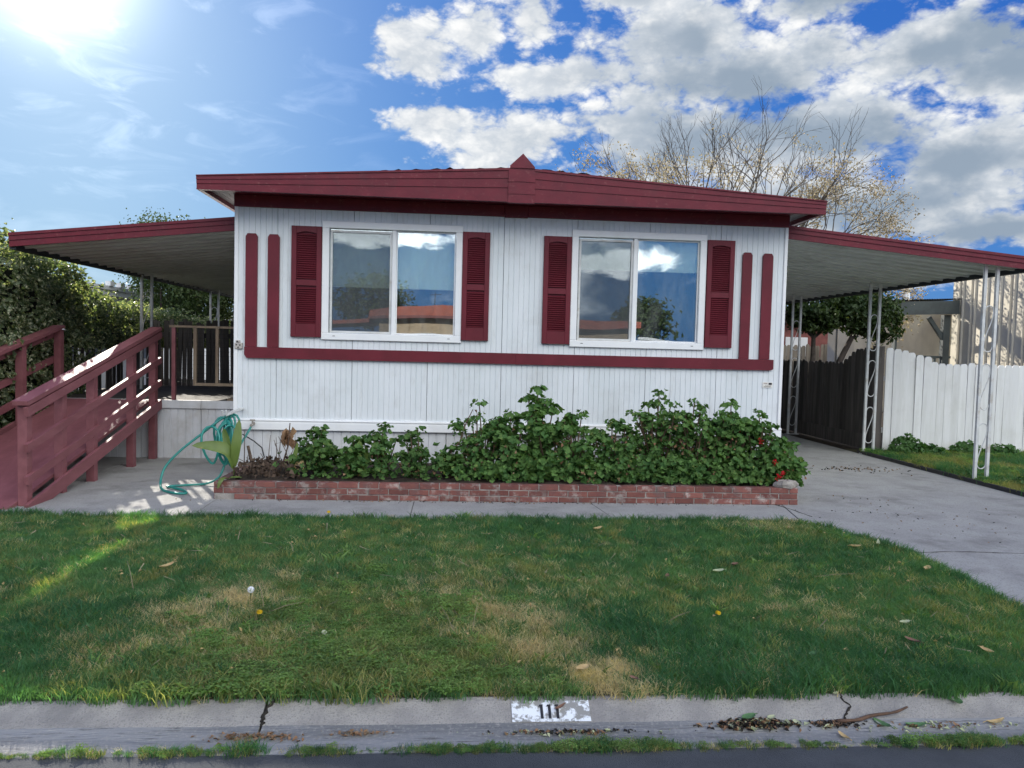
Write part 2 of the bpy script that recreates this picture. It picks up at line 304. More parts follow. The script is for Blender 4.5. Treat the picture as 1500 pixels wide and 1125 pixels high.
def cards(name, P, Nn, size, m, parent=None, kind=None, shape='leaf', curl=.25, spin=None):
    """many little leaves as one mesh; P centres, Nn normals, size per leaf"""
    n = len(P); P = np.asarray(P, float); Nn = np.asarray(Nn, float); Nn /= np.linalg.norm(Nn, axis=1)[:, None]+1e-9
    size = np.broadcast_to(np.asarray(size, float), (n,))
    a = np.cross(Nn, rng.normal(size=(n, 3))); a /= np.linalg.norm(a, axis=1)[:, None]+1e-9; b = np.cross(Nn, a)
    if spin is not None:     # spin: direction leaf tips point to
        a = spin - Nn*np.sum(spin*Nn, 1)[:, None]; a /= np.linalg.norm(a, axis=1)[:, None]+1e-9; b = np.cross(Nn, a)
    if shape == 'round':     # lobed, cupped disc
        k = 9; ang = np.linspace(.35, 2*np.pi-.35, k)
        rad = .5*(1+.16*np.cos(ang*5)); loc = [(0, 0, -.12)]+[(r*np.cos(t), r*np.sin(t), curl*.35*(1+.5*math.sin(3*t))) for r, t in zip(rad, ang)]
        faces = [(0, i, i+1) for i in range(1, k)]
    elif shape == 'leaf':
        loc = [(-.5, 0, 0), (-.1, -.3, curl*.4), (.5, 0, -.05), (-.1, .3, curl*.4), (0, 0, -.08)]; faces = [(0, 1, 4), (1, 2, 4), (2, 3, 4), (3, 0, 4)]
    else:
        loc = [(-.5, -.03, 0), (.5, -.012, .1), (.5, .012, .1), (-.5, .03, 0)]; faces = [(0, 1, 2, 3)]
    loc = np.array(loc); K = len(loc)
    V = P[:, None, :] + size[:, None, None]*(loc[None, :, 0, None]*a[:, None, :]+loc[None, :, 1, None]*b[:, None, :]+loc[None, :, 2, None]*Nn[:, None, :])
    off = np.array(wloc(parent)) if parent else np.zeros(3)
    V = V.reshape(-1, 3)-off
    F = np.array(faces)[None]+(np.arange(n)*K)[:, None, None]; fl = F.reshape(-1); nv = len(faces[0])
    me = bpy.data.meshes.new(name); me.vertices.add(len(V)); me.vertices.foreach_set('co', V.reshape(-1))
    nf = n*len(faces); me.loops.add(len(fl)); me.loops.foreach_set('vertex_index', fl)
    me.polygons.add(nf); me.polygons.foreach_set('loop_start', np.arange(nf)*nv)
    me.materials.append(m); me.update(calc_edges=True); me.validate()
    me.polygons.foreach_set('use_smooth', [True]*len(me.polygons))
    o = bpy.data.objects.new(name, me); link(o, parent)
    if kind: o['kind'] = kind
    return o

# ================================================================== ground
def struct(name, mb, m, label=None, parent=None, smooth=False):
    o = mb.build(name, m, parent, smooth); o['kind'] = 'structure'
    if label: o['label'] = label
    return o
mb = MB(); mb.add([(-900,-900,-.16),(900,-900,-.16),(900,900,-.16),(-900,900,-.16)], [(0,1,2,3)])
struct('ground', mb, turf, 'bare earth ground stretching away behind the houses')
# raised yard the homes stand on
mb = MB(); mb.box(-60, 60, 3.47, 60, -.155, -.012); struct('yard_ground', mb, soil, 'dark soil base under lawn, slabs and homes')
mb = MB(); mb.box(-60, 60, -4.2, 3.165, -.158, -.092); struct('road', mb, asphalt, 'dark grey asphalt street along the bottom edge of the view')
mb = MB(); mb.box(-60, 60, -60, -4.2, -.156, -.02); struct('far_yard_ground', mb, turf, 'ground of the yards across the street')

def curb():
    root = thing('curb', 'rolled concrete kerb and gutter in front of the lawn', None, (0, 3.48, 0), kind='structure')
    # y,z section: back, top, nose, face foot, gutter low, lip
    sec = [(3.60,-.09),(3.60,.0),(3.475,.0),(3.452,-.006),(3.352,-.062),(3.325,-.070),(3.275,-.082),(3.19,-.088),(3.168,-.094),(3.168,-.15)]
    xs = [-14,-9.1,-5.0,-.835,3.4,7.5,14]
    for a, b in zip(xs, xs[1:]):
        m = MB(); seg = 24; g = .006
        for i in range(seg+1):
            x = a+g+(b-a-2*g)*i/seg
            for y, z in sec: m.v.append((x, y, z+.0015*math.sin(x*7)+.001*math.sin(x*23+y*40)))
        n = len(sec)
        for i in range(seg):
            for j in range(n-1): m.f.append((i*n+j, (i+1)*n+j, (i+1)*n+j+1, i*n+j+1))
        m.f.append(tuple(range(n-1, -1, -1))); m.f.append(tuple(seg*n+j for j in range(n)))
        o = m.build('curb_section', curb_mat, root)
        o.data.materials.append(gutter_mat)
        for p in o.data.polygons:
            if p.center.y+3.48 < 3.35 and len(p.vertices) == 4: p.material_index = 1
    # painted house number on the sloping face
    def fp(x, t, lift): # t 0 top .. 1 foot
        return (x, 3.452-.100*t-.48*lift, -.006-.056*t+.87*lift)
    m = MB(); k = 10; x0, x1 = .292, .658
    for i in range(k+1):
        x = x0+(x1-x0)*i/k; m.v += [fp(x, .02, .0045), fp(x, .98, .0045)]
    m.f = [(2*i, 2*i+1, 2*i+3, 2*i+2) for i in range(k)]
    m.build('number_patch', curb_paint, root, label='worn white painted block with house number')
    for x in (.425, .462, .499):
        m = MB()
        for a, b in ((0, .013),):
            m.add([fp(x+a, .22, .007), fp(x+a, .86, .007), fp(x+b, .86, .007), fp(x+b, .22, .007)], [(0, 1, 2, 3)])
        m.add([fp(x-.008, .32, .0072), fp(x, .32, .0072), fp(x, .22, .0072), fp(x-.002, .22, .0072)], [(0, 1, 2, 3)])
        m.build('digit', ink, root)
    return root
curb()

# walkway, side pad and driveway as separately cast slabs
def slab(name, parent, poly, top, m=concrete):
    b = MB(); n = len(poly)
    b.add([(x, y, top) for x, y in poly]+[(x, y, top-.09) for x, y in poly],
          [tuple(range(n)), tuple(range(2*n-1, n-1, -1))]+[(i, (i+1) % n, (i+1) % n+n, i+n)[::-1] for i in range(n)])
    return b.build(name, m, parent)
wk = thing('walkway', 'grey concrete path between the lawn and the brick planter', None, (0, 7.6, 0), kind='structure')
for poly in ([(-2.46,7.08),(-.42,7.08),(-.42,8.6),(-2.46,8.6)], [(-.412,7.08),(1.60,7.08),(1.40,8.6),(-.412,8.6)], [(1.61,7.08),(3.44,7.08),(3.74,8.6),(1.408,8.6)],
             [(-4.35,7.0),(-2.47,7.08),(-2.47,8.95),(-4.35,8.95)], [(-4.35,8.96),(-2.47,8.96),(-2.47,11.5),(-4.35,11.5)], [(-6.6,7.0),(-4.36,7.0),(-4.36,11.5),(-6.6,11.5)]):
    slab('concrete_slab', wk, poly, .002)
dv = thing('driveway', 'grey concrete driveway running under the right carport', None, (5.4, 9, 0), kind='structure')
for poly in ([(3.30,3.6),(6.95,3.6),(6.95,6.00),(3.30,6.08)], [(3.30,6.09),(6.95,6.012),(6.95,9.98),(3.75,10.0),(3.75,8.6),(3.455,7.08),(3.30,7.0)],
             [(3.75,10.01),(6.95,9.99),(6.95,14),(3.75,14)], [(3.75,14.01),(6.95,14.01),(6.95,22),(3.75,22)]):
    slab('concrete_slab', dv, poly, .004)

# ================================================================== mobile home
D = 9.45; XL, XR = -2.715, 4.205
home = thing('mobile_home', 'white mobile home with dark red fascia, trim and shutters behind the brick planter', 'mobile home', (.745, D, 0))
WIN = [(-1.672, .052, 1.705, 3.16), (1.418, 3.154, 1.695, 3.165)]     # x0,x1,z0,z1
def siding(x0, x1, z0, z1, y, name, m, pitch=.0665, groove=.009, dep=.007, holes=()):
    b = MB(); xs = [x0]; 
    n = max(1, round((x1-x0)/pitch)); pts = []
    for i in range(n):
        a = x0+(x1-x0)*i/n; e = x0+(x1-x0)*(i+1)/n; w = groove*(1+.5*math.sin(i*2.3))
        pts += [(a, 0), (e-w, 0), (e-w*.7, dep), (e-w*.3, dep)]
    pts += [(x1, 0)]
    cuts = sorted({h[k] for h in holes for k in (0, 1) if x0 < h[k] < x1})
    for cx in cuts:
        for i in range(len(pts)-1):
            if pts[i][0] < cx < pts[i+1][0]: pts.insert(i+1, (cx, pts[i][1])); break
    for (xa, da), (xb, db) in zip(pts, pts[1:]):
        if xb-xa < 1e-6: continue
        spans = [(z0, z1)]
        for h in holes:
            if h[0]-1e-6 <= (xa+xb)/2 <= h[1]+1e-6: spans = [(z0, h[2]), (h[3], z1)]
        for za, zb in spans: b.add([(xa, y+da, za), (xb, y+db, za), (xb, y+db, zb), (xa, y+da, zb)], [(0, 1, 2, 3)])
    k = len(b.v)
    # edge returns give the sheet thickness
    for xx in (x0, x1):
        spans = [(z0, z1)]
        for h in holes:
            if h[0]-1e-6 <= xx <= h[1]+1e-6: spans = [(z0, h[2]), (h[3], z1)]
        for za, zb in spans: b.add([(xx, y, za), (xx, y+.02, za), (xx, y+.02, zb), (xx, y, zb)], [(0, 1, 2, 3)])
    b.add([(x0, y, z0), (x1, y, z0), (x1, y+.02, z0), (x0, y+.02, z0)], [(0, 1, 2, 3)])
    return b.build(name, m, home)
seams = [XL+.035, -2.21, -1.29, -.36, .565, 1.49, 2.415, 3.34, XR-.03]
holes = [(a+.04, b-.04, c+.04, e-.04) for a, b, c, e in WIN]
for a, b in zip(seams, seams[1:]):
    full = [h for h in holes if h[0] <= a+.01 and h[1] >= b-.01]     # sheet cut in two by a window as wide as itself
    for za, zb in ([(.70, full[0][2]), (full[0][3], 3.45)] if full else [(.70, 3.45)]):
        siding(a+.002, b-.002, za, zb, D, 'siding_panel', white_paint, holes=[] if full else holes)
# skirting sheets below the belly band
for i in range(8):
    a = XL+.02+i*.8625; siding(a+.003, a+.86, -.02, .60, D+.02, 'skirting_panel', skirt_white, pitch=.108, groove=.016, dep=.01)
MB().bevbox(XL-.012, XL+.036, D-.014, D+.05, .70, 3.45).build('corner_trim', bright_white, home)
MB().bevbox(XR-.032, XR+.012, D-.014, D+.05, .70, 3.45).build('corner_trim', bright_white, home)
MB().prism([(0, 0)], 0, 0) if False else None
b = MB(); sec = [(D+.02,.715),(D-.030,.706),(D-.034,.690),(D-.022,.682),(D-.026,.66),(D-.026,.58),(D-.016,.572),(D+.02,.572)]
n = len(sec); b.add([(XL-.02, y, z) for y, z in sec]+[(XR+.02, y, z) for y, z in sec],
      [tuple(range(n)), tuple(range(2*n-1, n-1, -1))]+[(i, (i+1) % n, (i+1) % n+n, i+n)[::-1] for i in range(n)])
b.build('belly_band', bright_white, home)
# side, back walls and a dark room behind the glass
MB().box(XL, XL+.06, D+.052, 24, 0, 3.44).build('side_wall', white_paint, home)
MB().box(XR-.06, XR, D+.052, 24, 0, 3.44).build('side_wall', white_paint, home)
MB().box(XL, XR, 24.002, 24.06, 0, 3.44).build('back_wall', white_paint, home)
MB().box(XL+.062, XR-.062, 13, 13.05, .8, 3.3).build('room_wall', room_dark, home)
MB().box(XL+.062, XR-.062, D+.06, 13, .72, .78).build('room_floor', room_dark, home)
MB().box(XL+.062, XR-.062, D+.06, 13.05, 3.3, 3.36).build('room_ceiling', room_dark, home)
# roof
RX, ZR, ZE, YF = .725, 3.785, 3.545, 8.95; EL, ER = -3.013, 4.455
def ztop(x): return ZR-(ZR-ZE)*(abs(x-RX)/((RX-EL) if x < RX else (ER-RX)))
b = MB(); nx, ny = 150, 3
for j in range(ny):
    y = [YF+.03, YF+.25, 24.4][j]
    for i in range(nx+1):
        x = EL+(ER-EL)*i/nx; k = math.exp(-((x-.1)/1.5)**2)+.35*math.exp(-((x-2.2)/1.2)**2)
        b.v.append((x, y, ztop(x)+.004+(k*.020*abs(rng.normal()) if j < 2 else .02)))
for j in range(ny-1):
    for i in range(nx): b.f.append((j*(nx+1)+i, j*(nx+1)+i+1, (j+1)*(nx+1)+i+1, (j+1)*(nx+1)+i))
rf = b.build('roof', roof_grit, home)
# layered metal fascia: lower flat strip, folded strips above following the slope
def fascia(xa, xb, yoff, zb0, fr, name):
    b = MB(); seg = 12
    for (f0, f1, o) in fr:
        for i in range(seg):
            x0 = xa+(xb-xa)*i/seg; x1 = xa+(xb-xa)*(i+1)/seg
            def zz(x, f): return zb0+(ztop(x)-zb0)*f
            y0 = YF+yoff-o
            b.add([(x0, y0, zz(x0, f0)), (x1, y0, zz(x1, f0)), (x1, y0-.0, zz(x1, f1)), (x0, y0-.0, zz(x0, f1)),
                   (x0, YF+.05, zz(x0, f0)), (x1, YF+.05, zz(x1, f0)), (x1, YF+.05, zz(x1, f1)), (x0, YF+.05, zz(x0, f1))],
                  [(0, 1, 2, 3), (3, 2, 6, 7), (1, 0, 4, 5)]+([(0, 3, 7, 4)] if i == 0 else [])+([(2, 1, 5, 6)] if i == seg-1 else []))
    return b.build(name, red_paint, home)
FR = [(0, .06, .012), (.06, .42, .004), (.42, .70, .013), (.70, .93, .022), (.93, 1.0, .034)]
fascia(EL, .575, 0, 3.385, FR, 'fascia'); fascia(.87, ER, 0, 3.385, FR, 'fascia')
fascia(.565, .88, -.012, 3.375, [(0, .25, .006), (.25, .60, .012), (.60, 1.0, .02)], 'fascia_joint_cover')
b = MB(); b.add([(.578,YF-.045,3.775),(.872,YF-.045,3.775),(.872,YF-.045,3.792),(.73,YF-.045,3.945),(.578,YF-.045,3.80),
                 (.60,24,3.775),(.85,24,3.775),(.85,24,3.79),(.73,24,3.93),(.60,24,3.80)],
                [(0,1,2,3,4),(4,3,8,9),(3,2,7,8),(0,4,9,5),(2,1,6,7)]); b.build('ridge_cap', red_paint, home)
for xa, xb in ((EL-.001, EL+.05), (ER-.05, ER+.001)): MB().box(xa, xb, YF+.052, 24.4, 3.385, 3.53).build('eave_fascia', red_paint, home)
b = MB(); 
for i in range(5):       # boxed soffit boards under the front overhang
    y0 = YF+.054+i*.098; MB().box(XL-.0, XR+.0, y0, y0+.094, 3.441, 3.46).build('soffit_board', shutter_red, home)
for xa, xb in ((EL+.05, XL-.002), (XR+.002, ER-.05)):
    for i in range(3):
        a = xa+(xb-xa)*i/3; e = xa+(xb-xa)*(i+1)/3-.004; MB().box(a, e, YF+.054, 24, 3.438, 3.457).build('soffit_board', soffit_grey, home)
MB().bevbox(XL-.016, .56, D-.030, D-.002, 3.293, 3.44).build('frieze_board', red_paint, home)
MB().bevbox(.562, .85, D-.036, D-.002, 3.284, 3.44).build('frieze_board', red_paint, home)
MB().bevbox(.852, XR+.016, D-.030, D-.002, 3.293, 3.44).build('frieze_board', red_paint, home)
# dark red applied trim: two uprights each side joined by a long rail
def upright(x0, x1, ztp):
    z0 = 1.597; c = .022; b = MB()
    b.prism([(x0, z0), (x1, z0), (x1, ztp-c*1.6), (x1-c, ztp), (x0+c, ztp), (x0, ztp-c*1.6)], D-.034, D-.002); b.build('trim_board', shutter_red, home)
for x0, x1, z in ((-2.587,-2.447,2.974),(-2.322,-2.184,2.972),(3.622,3.748,2.957),(3.888,4.022,2.952)): upright(x0, x1, z)
MB().prism([(-2.592,1.50),(-2.565,1.458),(.74,1.458),(.74,1.595),(-2.592,1.595)], D-.04, D-.002).build('trim_board', shutter_red, home)
MB().prism([(.742,1.456),(4.04,1.456),(4.078,1.472),(4.078,1.595),(.742,1.595)], D-.038, D-.002).build('trim_board', shutter_red, home)

def window(x0, x1, z0, z1, xdiv, zblind):
    f = MB(); w = .085; y0, y1 = D-.030, D+.05
    f.bevbox(x0, x1, y0, y1, z1-w, z1); f.bevbox(x0, x1, y0, y1, z0, z0+w)
    f.bevbox(x0, x0+w, y0+.001, y1, z0+w, z1-w); f.bevbox(x1-w, x1, y0+.001, y1, z0+w, z1-w)
    fr = f.build('window', bright_white, home)
    m = MB(); m.bevbox(xdiv-.026, xdiv+.026, D-.012, D+.04, z0+w, z1-w); m.build('mullion', bright_white, fr)
    # sliding sash with its screen on the left, fixed light on the right
    def rect(xa, xb, za, zb, t, ya, yb, name, mm):
        r_ = MB(); r_.box(xa, xb, ya, yb, zb-t, zb); r_.box(xa, xb, ya, yb, za, za+t); r_.box(xa, xa+t, ya+.001, yb-.001, za+t, zb-t); r_.box(xb-t, xb, ya+.001, yb-.001, za+t, zb-t)
        return r_.build(name, mm, fr)
    a0, a1, c0, c1 = x0+w+.012, xdiv-.027, z0+w+.004, z1-w-.02
    rect(a0, a1, c0, c1, .026, D+.004, D+.022, 'screen_frame', MATS['post_white'])
    s_ = MB(); s_.add([(a0+.026, D+.010, c0+.026), (a1-.026, D+.010, c0+.026), (a1-.026, D+.010, c1-.026), (a0+.026, D+.010, c1-.026)], [(0, 1, 2, 3)]); s_.build('screen', screen_m, fr)
    rect(xdiv+.027, x1-w-.004, z0+w+.004, z1-w-.004, .014, D+.012, D+.036, 'sash', bright_white)
    for xa, xb in ((x0+w, xdiv), (xdiv, x1-w)):
        p = MB(); p.box(xa, xb, D+.028, D+.032, z0+w-.01, z1-w+.01); p.build('pane', glass, fr)
    bl = MB(); bl.box(x0+.05, x1-.05, D+.075, D+.079, zblind, z1+.02); bl.build('blind', blind_m, fr)
    bl = MB(); bl.box(x0+.05, x1-.05, D+.070, D+.086, zblind-.02, zblind); bl.build('blind_rail', blind_m, fr)
    for xx in (x0+.14, x1-.17):
        q = MB(); q.box(xx, xx+.03, y0-.002, y0+.002, z0+.045, z0+.052); q.build('weep_slot', ink, fr)
    return fr
window(-1.672, .050, 1.705, 3.16, -.795, 2.385); window(1.418, 3.152, 1.695, 3.166, 2.235, 2.70)

slat_me = None
def shutter(x0, x1, z0, z1):
    global slat_me
    w = .062; b = MB(); y0, y1 = D-.042, D-.003; zm = z0+(z1-z0)*.492
    b.bevbox(x0, x0+w, y0, y1, z0, z1, .004); b.bevbox(x1-w, x1, y0, y1, z0, z1, .004)
    b.box(x0+w, x1-w, y0+.002, y1, z0, z0+.16); b.box(x0+w, x1-w, y0+.002, y1, zm-.035, zm+.035)
    # top rail with an arched lower edge
    k = 10; xm = (x0+x1)/2; hw = (x1-x0)/2-w
    poly = [(x1-w, z1), (x0+w, z1)]+[(x0+w+2*hw*i/k, z1-.088+.022*math.cos((i/k-.5)*math.pi)) for i in range(k+1)]
    b.prism(poly, y0+.002, y1)
    b.box(x0+.01, x1-.01, y1-.008, y1-.001, z0+.01, z1-.01)
    o = b.build('shutter', shutter_red, home)
    if slat_me is None:
        s_ = MB(); s_.add([(-1, .012, .010), (1, .012, .010), (1, -.013, -.005), (-1, -.013, -.005), (1, -.013, -.010), (-1, -.013, -.010), (1, .012, .004), (-1, .012, .004)],
            [(3, 2, 1, 0), (3, 5, 4, 2), (5, 7, 6, 4)]); slat_me = base_mesh('slat', s_, shutter_red)
    z = z0+.176
    while z < z1-.082:
        if not (zm-.05 < z < zm+.05):
            h = hw-.001
            if z > z1-.095: h = hw*.8
            piece('slat', slat_me, o, (xm, D-.026, z), scale=(h, 1, 1))
        z += .0262
    return o
for s_ in ((-2.04,-1.676,1.733,3.085),(.048,.388,1.742,3.088),(1.064,1.415,1.725,3.073),(3.158,3.514,1.731,3.098)): shutter(*s_)
# electrical outlet on the left corner, id label on the right corner
b = MB(); b.bevbox(-2.71,-2.62,D-.03,D-.001,1.565,1.64); b.bevbox(-2.70,-2.65,D-.022,D-.002,1.642,1.672); ob = b.build('electrical_outlet', outlet_m, home)
for x, z in ((-2.688,1.615),(-2.645,1.612),(-2.667,1.585),(-2.677,1.657)): MB().box(x-.007, x+.007, D-.0325, D-.028, z-.009, z+.009).build('socket_hole', ink, ob)
pl = MB().box(3.955,4.087,D-.010,D-.003,1.232,1.302).build('id_label', sticker_white, home)
MB().box(4.036,4.078,D-.0125,D-.0095,1.272,1.296).build('black_block', ink, pl)
for x, w_, z in ((3.968,.05,1.286),(3.99,.012,1.262),(4.008,.016,1.262),(4.032,.012,1.262),(4.052,.012,1.262),(3.975,.09,1.243)):
    MB().box(x, x+w_, D-.012, D-.0095, z, z+.007).build('print_mark', MATS['brown_leaf'] if z > 1.27 else MATS['grey_wood'], pl)
MB().tube([(-2.60,D-.05,.52),(-2.46,D-.06,.44),(-2.36,D-.07,.36),(-2.32,D-.10,.24)], .008, 5).build('cable', ink, home)

# ================================================================== carports
def carport(name, label, xi, zi, xo, zo, yf, yb, posts, sgn):
    root = thing(name, label, 'carport', (xo, yf, 0))
    nP = 45; L = (yb-yf)/nP
    pm = MB()
    # ribbed pan: profile along y, swept from the house to the outer edge
    pr = [(0, .012), (.02, 0), (.19, 0), (.20, -.026), (.225, -.026), (.235, .012), (L, .012)]; dx, dz = xo-xi, zo-zi
    for e in (0, 1):
        for y, z in pr: pm.v.append((e*dx, y, z+e*dz))
    n = len(pr); pm.f = [(i, i+1, n+i+1, n+i) for i in range(n-1)]
    me = base_mesh('roof_pan', pm, under_metal)
    for i in range(nP): piece('roof_pan', me, root, (xi, yf+.03+i*L, zi))
    # folded front fascia
    b = MB(); a = Vector((xi, yf, zi)); e = Vector((xo+sgn*.03, yf, zo))
    for z0, z1, o in ((-.03, .045, .0), (.045, .10, .012), (.10, .135, .024)):
        for (p, q) in ((a, e),):
            b.add([(p.x, yf-o, p.z+z0), (q.x, yf-o, q.z+z0), (q.x, yf-o, q.z+z1), (p.x, yf-o, p.z+z1), (p.x, yf+.03, p.z+z0), (q.x, yf+.03, q.z+z0), (q.x, yf+.03, q.z+z1), (p.x, yf+.03, p.z+z1)],
                  [(0, 1, 2, 3), (3, 2, 6, 7), (4, 5, 1, 0), (1, 5, 6, 2), (0, 3, 7, 4)])
    b.build('fascia', red_paint, root)
    MB().box(xo-.03 if sgn > 0 else xo-.04, xo+.04 if sgn > 0 else xo+.03, yf+.032, yb, zo-.06, zo+.034).build('gutter', dark_metal, root)
    for (px, py) in posts:
        p = MB(); zt = zi+(zo-zi)*(px-xi)/(xo-xi)-.02
        o = None
        for k, dxp in enumerate((0, .17)):
            t = MB(); t.box(px+dxp-.019, px+dxp+.019, py-.019, py+.019, .0, zt+ (zo-zi)/(xo-xi)*dxp)
            if k == 0: o = t.build('post', post_white, root)
            else: t.build('post_rail', post_white, o)
        # wrought scrolls between the two rails
        for zc in (.50, 1.30, 2.08):
            pts = []; c = px+.085; h = .30
            for i in range(9): th = math.pi*(1-i/8); pts.append((c+.062*math.cos(th), py, zc+h-.06+.062*math.sin(th)*1.1))
            for i in range(1, 6): f = i/6; pts.append((c+.062-.124*f*f*(3-2*f)*1.0, py, zc+h-.06-(2*h-.12)*f))
            for i in range(9): th = math.pi*(1+i/8); pts.append((c+.062*math.cos(th), py, zc-h+.06+.062*math.sin(th)*1.1))
            MB().tube(pts, .0075, 5).build('scroll', post_white, o)
        MB().box(px-.05, px+.22, py-.045, py+.045, .004, .016).build('foot_plate', post_white, o)
    return root
carport('carport', 'long metal carport roof on scroll posts over the right driveway', 4.225, 3.19, 7.53, 2.90, 9.47, 23, [(7.02, 9.6), (7.0, 12.35), (7.0, 15.3), (7.0, 18.6)], 1)
carport('carport', 'smaller metal carport roof over the red ramp and porch on the left', -2.735, 3.06, -5.41, 2.765, 9.6, 22, [(-5.38, 13.3), (-5.38, 16.9)], -1)

# ================================================================== brick planter
pl = thing('brick_planter', 'low three course brick planter bed along the front of the home', 'planter', (.65, 8.02, 0))
PX0, PX1, PY0, PY1 = -2.50, 3.80, 7.99, 8.95
BL, BH, BD, J = .204, .056, .095, .010
bm = MB(); e = .004
bm.bevbox(-BL/2, BL/2, -BD/2, BD/2, -BH/2, BH/2, e); brick_me = base_mesh('brick', bm, brick_m)
def brick(x, y, z, rot=0, sx=1):
    piece('brick', brick_me, pl, (x+rng.normal(0, .001), y+rng.normal(0, .0022), z+rng.normal(0, .0009)), (rng.normal(0, .008), rng.normal(0, .008), rot+rng.normal(0, .006)), (sx, 1, 1))
for c in range(3):
    z = .004+BH/2+c*(BH+.008); x = PX0; first = True
    while x < PX1-.03:
        ln = BL if not (first and c % 2) else BL/2-.01
        ln = min(ln, PX1-x)
        brick(x+ln/2, PY0+BD/2, z, 0, ln/BL); x += ln+J; first = False
    for xs in (PX0+BD/2, PX1-BD/2):
        y = PY0+BD+.012+(0 if c % 2 else .06)
        while y < PY1:
            brick(xs, y+BL/2, z, math.pi/2); y += BL+J
b = MB(); b.box(PX0+.006, PX1-.006, PY0+.007, PY0+BD-.006, 0, .186); b.box(PX0+.006, PX0+BD-.006, PY0+.09, PY1+.2, 0, .186); b.box(PX1-BD+.006, PX1-.006, PY0+.09, PY1+.2, 0, .186); b.build('mortar', mortar, pl)
b = MB(); nx, ny = 90, 12
for j in range(ny+1):
    for i in range(nx+1): b.v.append((PX0+.09+(PX1-PX0-.18)*i/nx, PY0+.09+(D-.01-PY0-.09)*j/ny, .165+.03*rng.random()+.02*j/ny))
for j in range(ny):
    for i in range(nx): b.f.append((j*(nx+1)+i, j*(nx+1)+i+1, (j+1)*(nx+1)+i+1, (j+1)*(nx+1)+i))
b.build('planting_soil', soil, pl, kind='stuff')
# broken stone on the right corner
b = MB(); pts = []
for k, (r_, z) in enumerate(((.13, .19), (.135, .225), (.10, .262), (.03, .27))):
    for i in range(9): th = 2*math.pi*i/9; q = r_*(1+.16*math.sin(i*2.1+k)); pts.append((3.69+q*math.cos(th), 8.06+q*.6*math.sin(th), z+.008*math.sin(i*3.3)))
b.v = pts
for k in range(3):
    for i in range(9): b.f.append((k*9+i, k*9+(i+1) % 9, (k+1)*9+(i+1) % 9, (k+1)*9+i))
b.f.append(tuple(range(27, 36))); b.f.append(tuple(range(8, -1, -1)))
tag(b.build('stone', stone_m), 'pale broken stone lying on the right corner of the brick planter', 'stone')

# ------------------------------------------------------------------ geraniums
def geranium(x, y, top, rad, label, ntip, flowers=0, dead=0):
    root = thing('geranium_plant', label, 'plant', (x, y, .18), 'geranium plants in the brick planter')
    H = top-.2; tips = []; st = MB(); lf = rng.uniform(.75, 1.2)
    for i in range(ntip):
        a = rng.uniform(0, 2*math.pi); q = math.sqrt(rng.random()); 
        hz = H*(.22+.78*rng.random()**.75)*(1-.30*q*q)
        if i == 0: q, hz = .1, H
        tips.append((x+rad*q*math.cos(a)*(.75+.25*hz/H), y+.30*q*math.sin(a)-.04, .2+hz))
        p0 = (x+rng.uniform(-.2, .2)*rad, y+rng.uniform(-.06, .06), .17); t = tips[-1]
        mid = ((p0[0]*.5+t[0]*.5)+rng.normal(0, .03), (p0[1]+t[1])/2, .17+(t[2]-.17)*.45)
        st.tube([p0, mid, t], [.011, .009, .006], 5)
    st.build('stem', ger_stem, root, kind='stuff')
    P, Nn, Sz, Dp, Dn = [], [], [], [], []
    for (tx, ty, tz) in tips:
        k = rng.integers(10, 15)
        for j in range(k):
            a = 2*math.pi*j/k*2.4+rng.uniform(-.3, .3); el = rng.uniform(-.5, .9); rr = rng.uniform(.035, .10)
            dv_ = np.array([math.cos(a)*math.cos(el), math.sin(a)*math.cos(el), math.sin(el)])
            P.append(np.array((tx, ty, tz))+dv_*rr*np.array([1, 1, .85])-np.array([0, 0, .03])); Nn.append(dv_*.8+np.array([0, -.15, .75])+rng.normal(0, .25, 3)); Sz.append(rng.uniform(.05, .09))
        for j in range(5):      # older leaves lower on the stem
            f = rng.uniform(.25, .9); q = (x+(tx-x)*f+rng.normal(0, .05), y+(ty-y)*f-abs(rng.normal(0, .05)), .2+(tz-.2)*f+rng.normal(0, .03))
            P.append(np.array(q)); Nn.append(rng.normal(0, .5, 3)+np.array([0, -.5, .6])); Sz.append(rng.uniform(.05, .085))
        if rng.random() < dead*.8+.1:
            for j in range(4): Dp.append(np.array((tx, ty-.05, max(.25, tz-rng.uniform(.1, .35))))+rng.normal(0, .04, 3)); Dn.append(rng.normal(0, 1, 3))
    for j in range(int(ntip*(3.5 if x < .1 else 6))):     # low growth hiding the soil
        P.append(np.array((min(x+rng.normal(0, rad*.7), 3.82+.1*rng.random()), rng.uniform(8.14, 8.5), .2+abs(rng.normal(0, .13))))); Nn.append(rng.normal(0, .5, 3)+np.array([0, -.6, .6])); Sz.append(rng.uniform(.045, .08))
    P = np.array(P); P[:, 0] = np.where(P[:, 0] > 4.02, 3.9+.12*rng.random(len(P)), P[:, 0]); P[:, 1] = np.minimum(P[:, 1], D-.05); P[:, 2] = np.maximum(P[:, 2], .2)
    cards('foliage', P, Nn, np.array(Sz)*lf, ger_leaf, root, 'stuff', 'round', .6)
    if Dp: cards('dry_leaves', np.array(Dp), Dn, rng.uniform(.03, .06, len(Dp)), dead_leaf, root, 'stuff', 'leaf', .9)
    for j in range(flowers):
        t = tips[rng.integers(len(tips))]; c = np.array((min(t[0], 3.9)+rng.normal(0, .03), min(t[1], y)-.16, t[2]+rng.uniform(-.08, .02)))
        cards('flower', c+rng.normal(0, .018, (14, 3)), rng.normal(0, 1, (14, 3)), rng.uniform(.018, .03, 14), petal, root, None, 'round', .5)
    return root
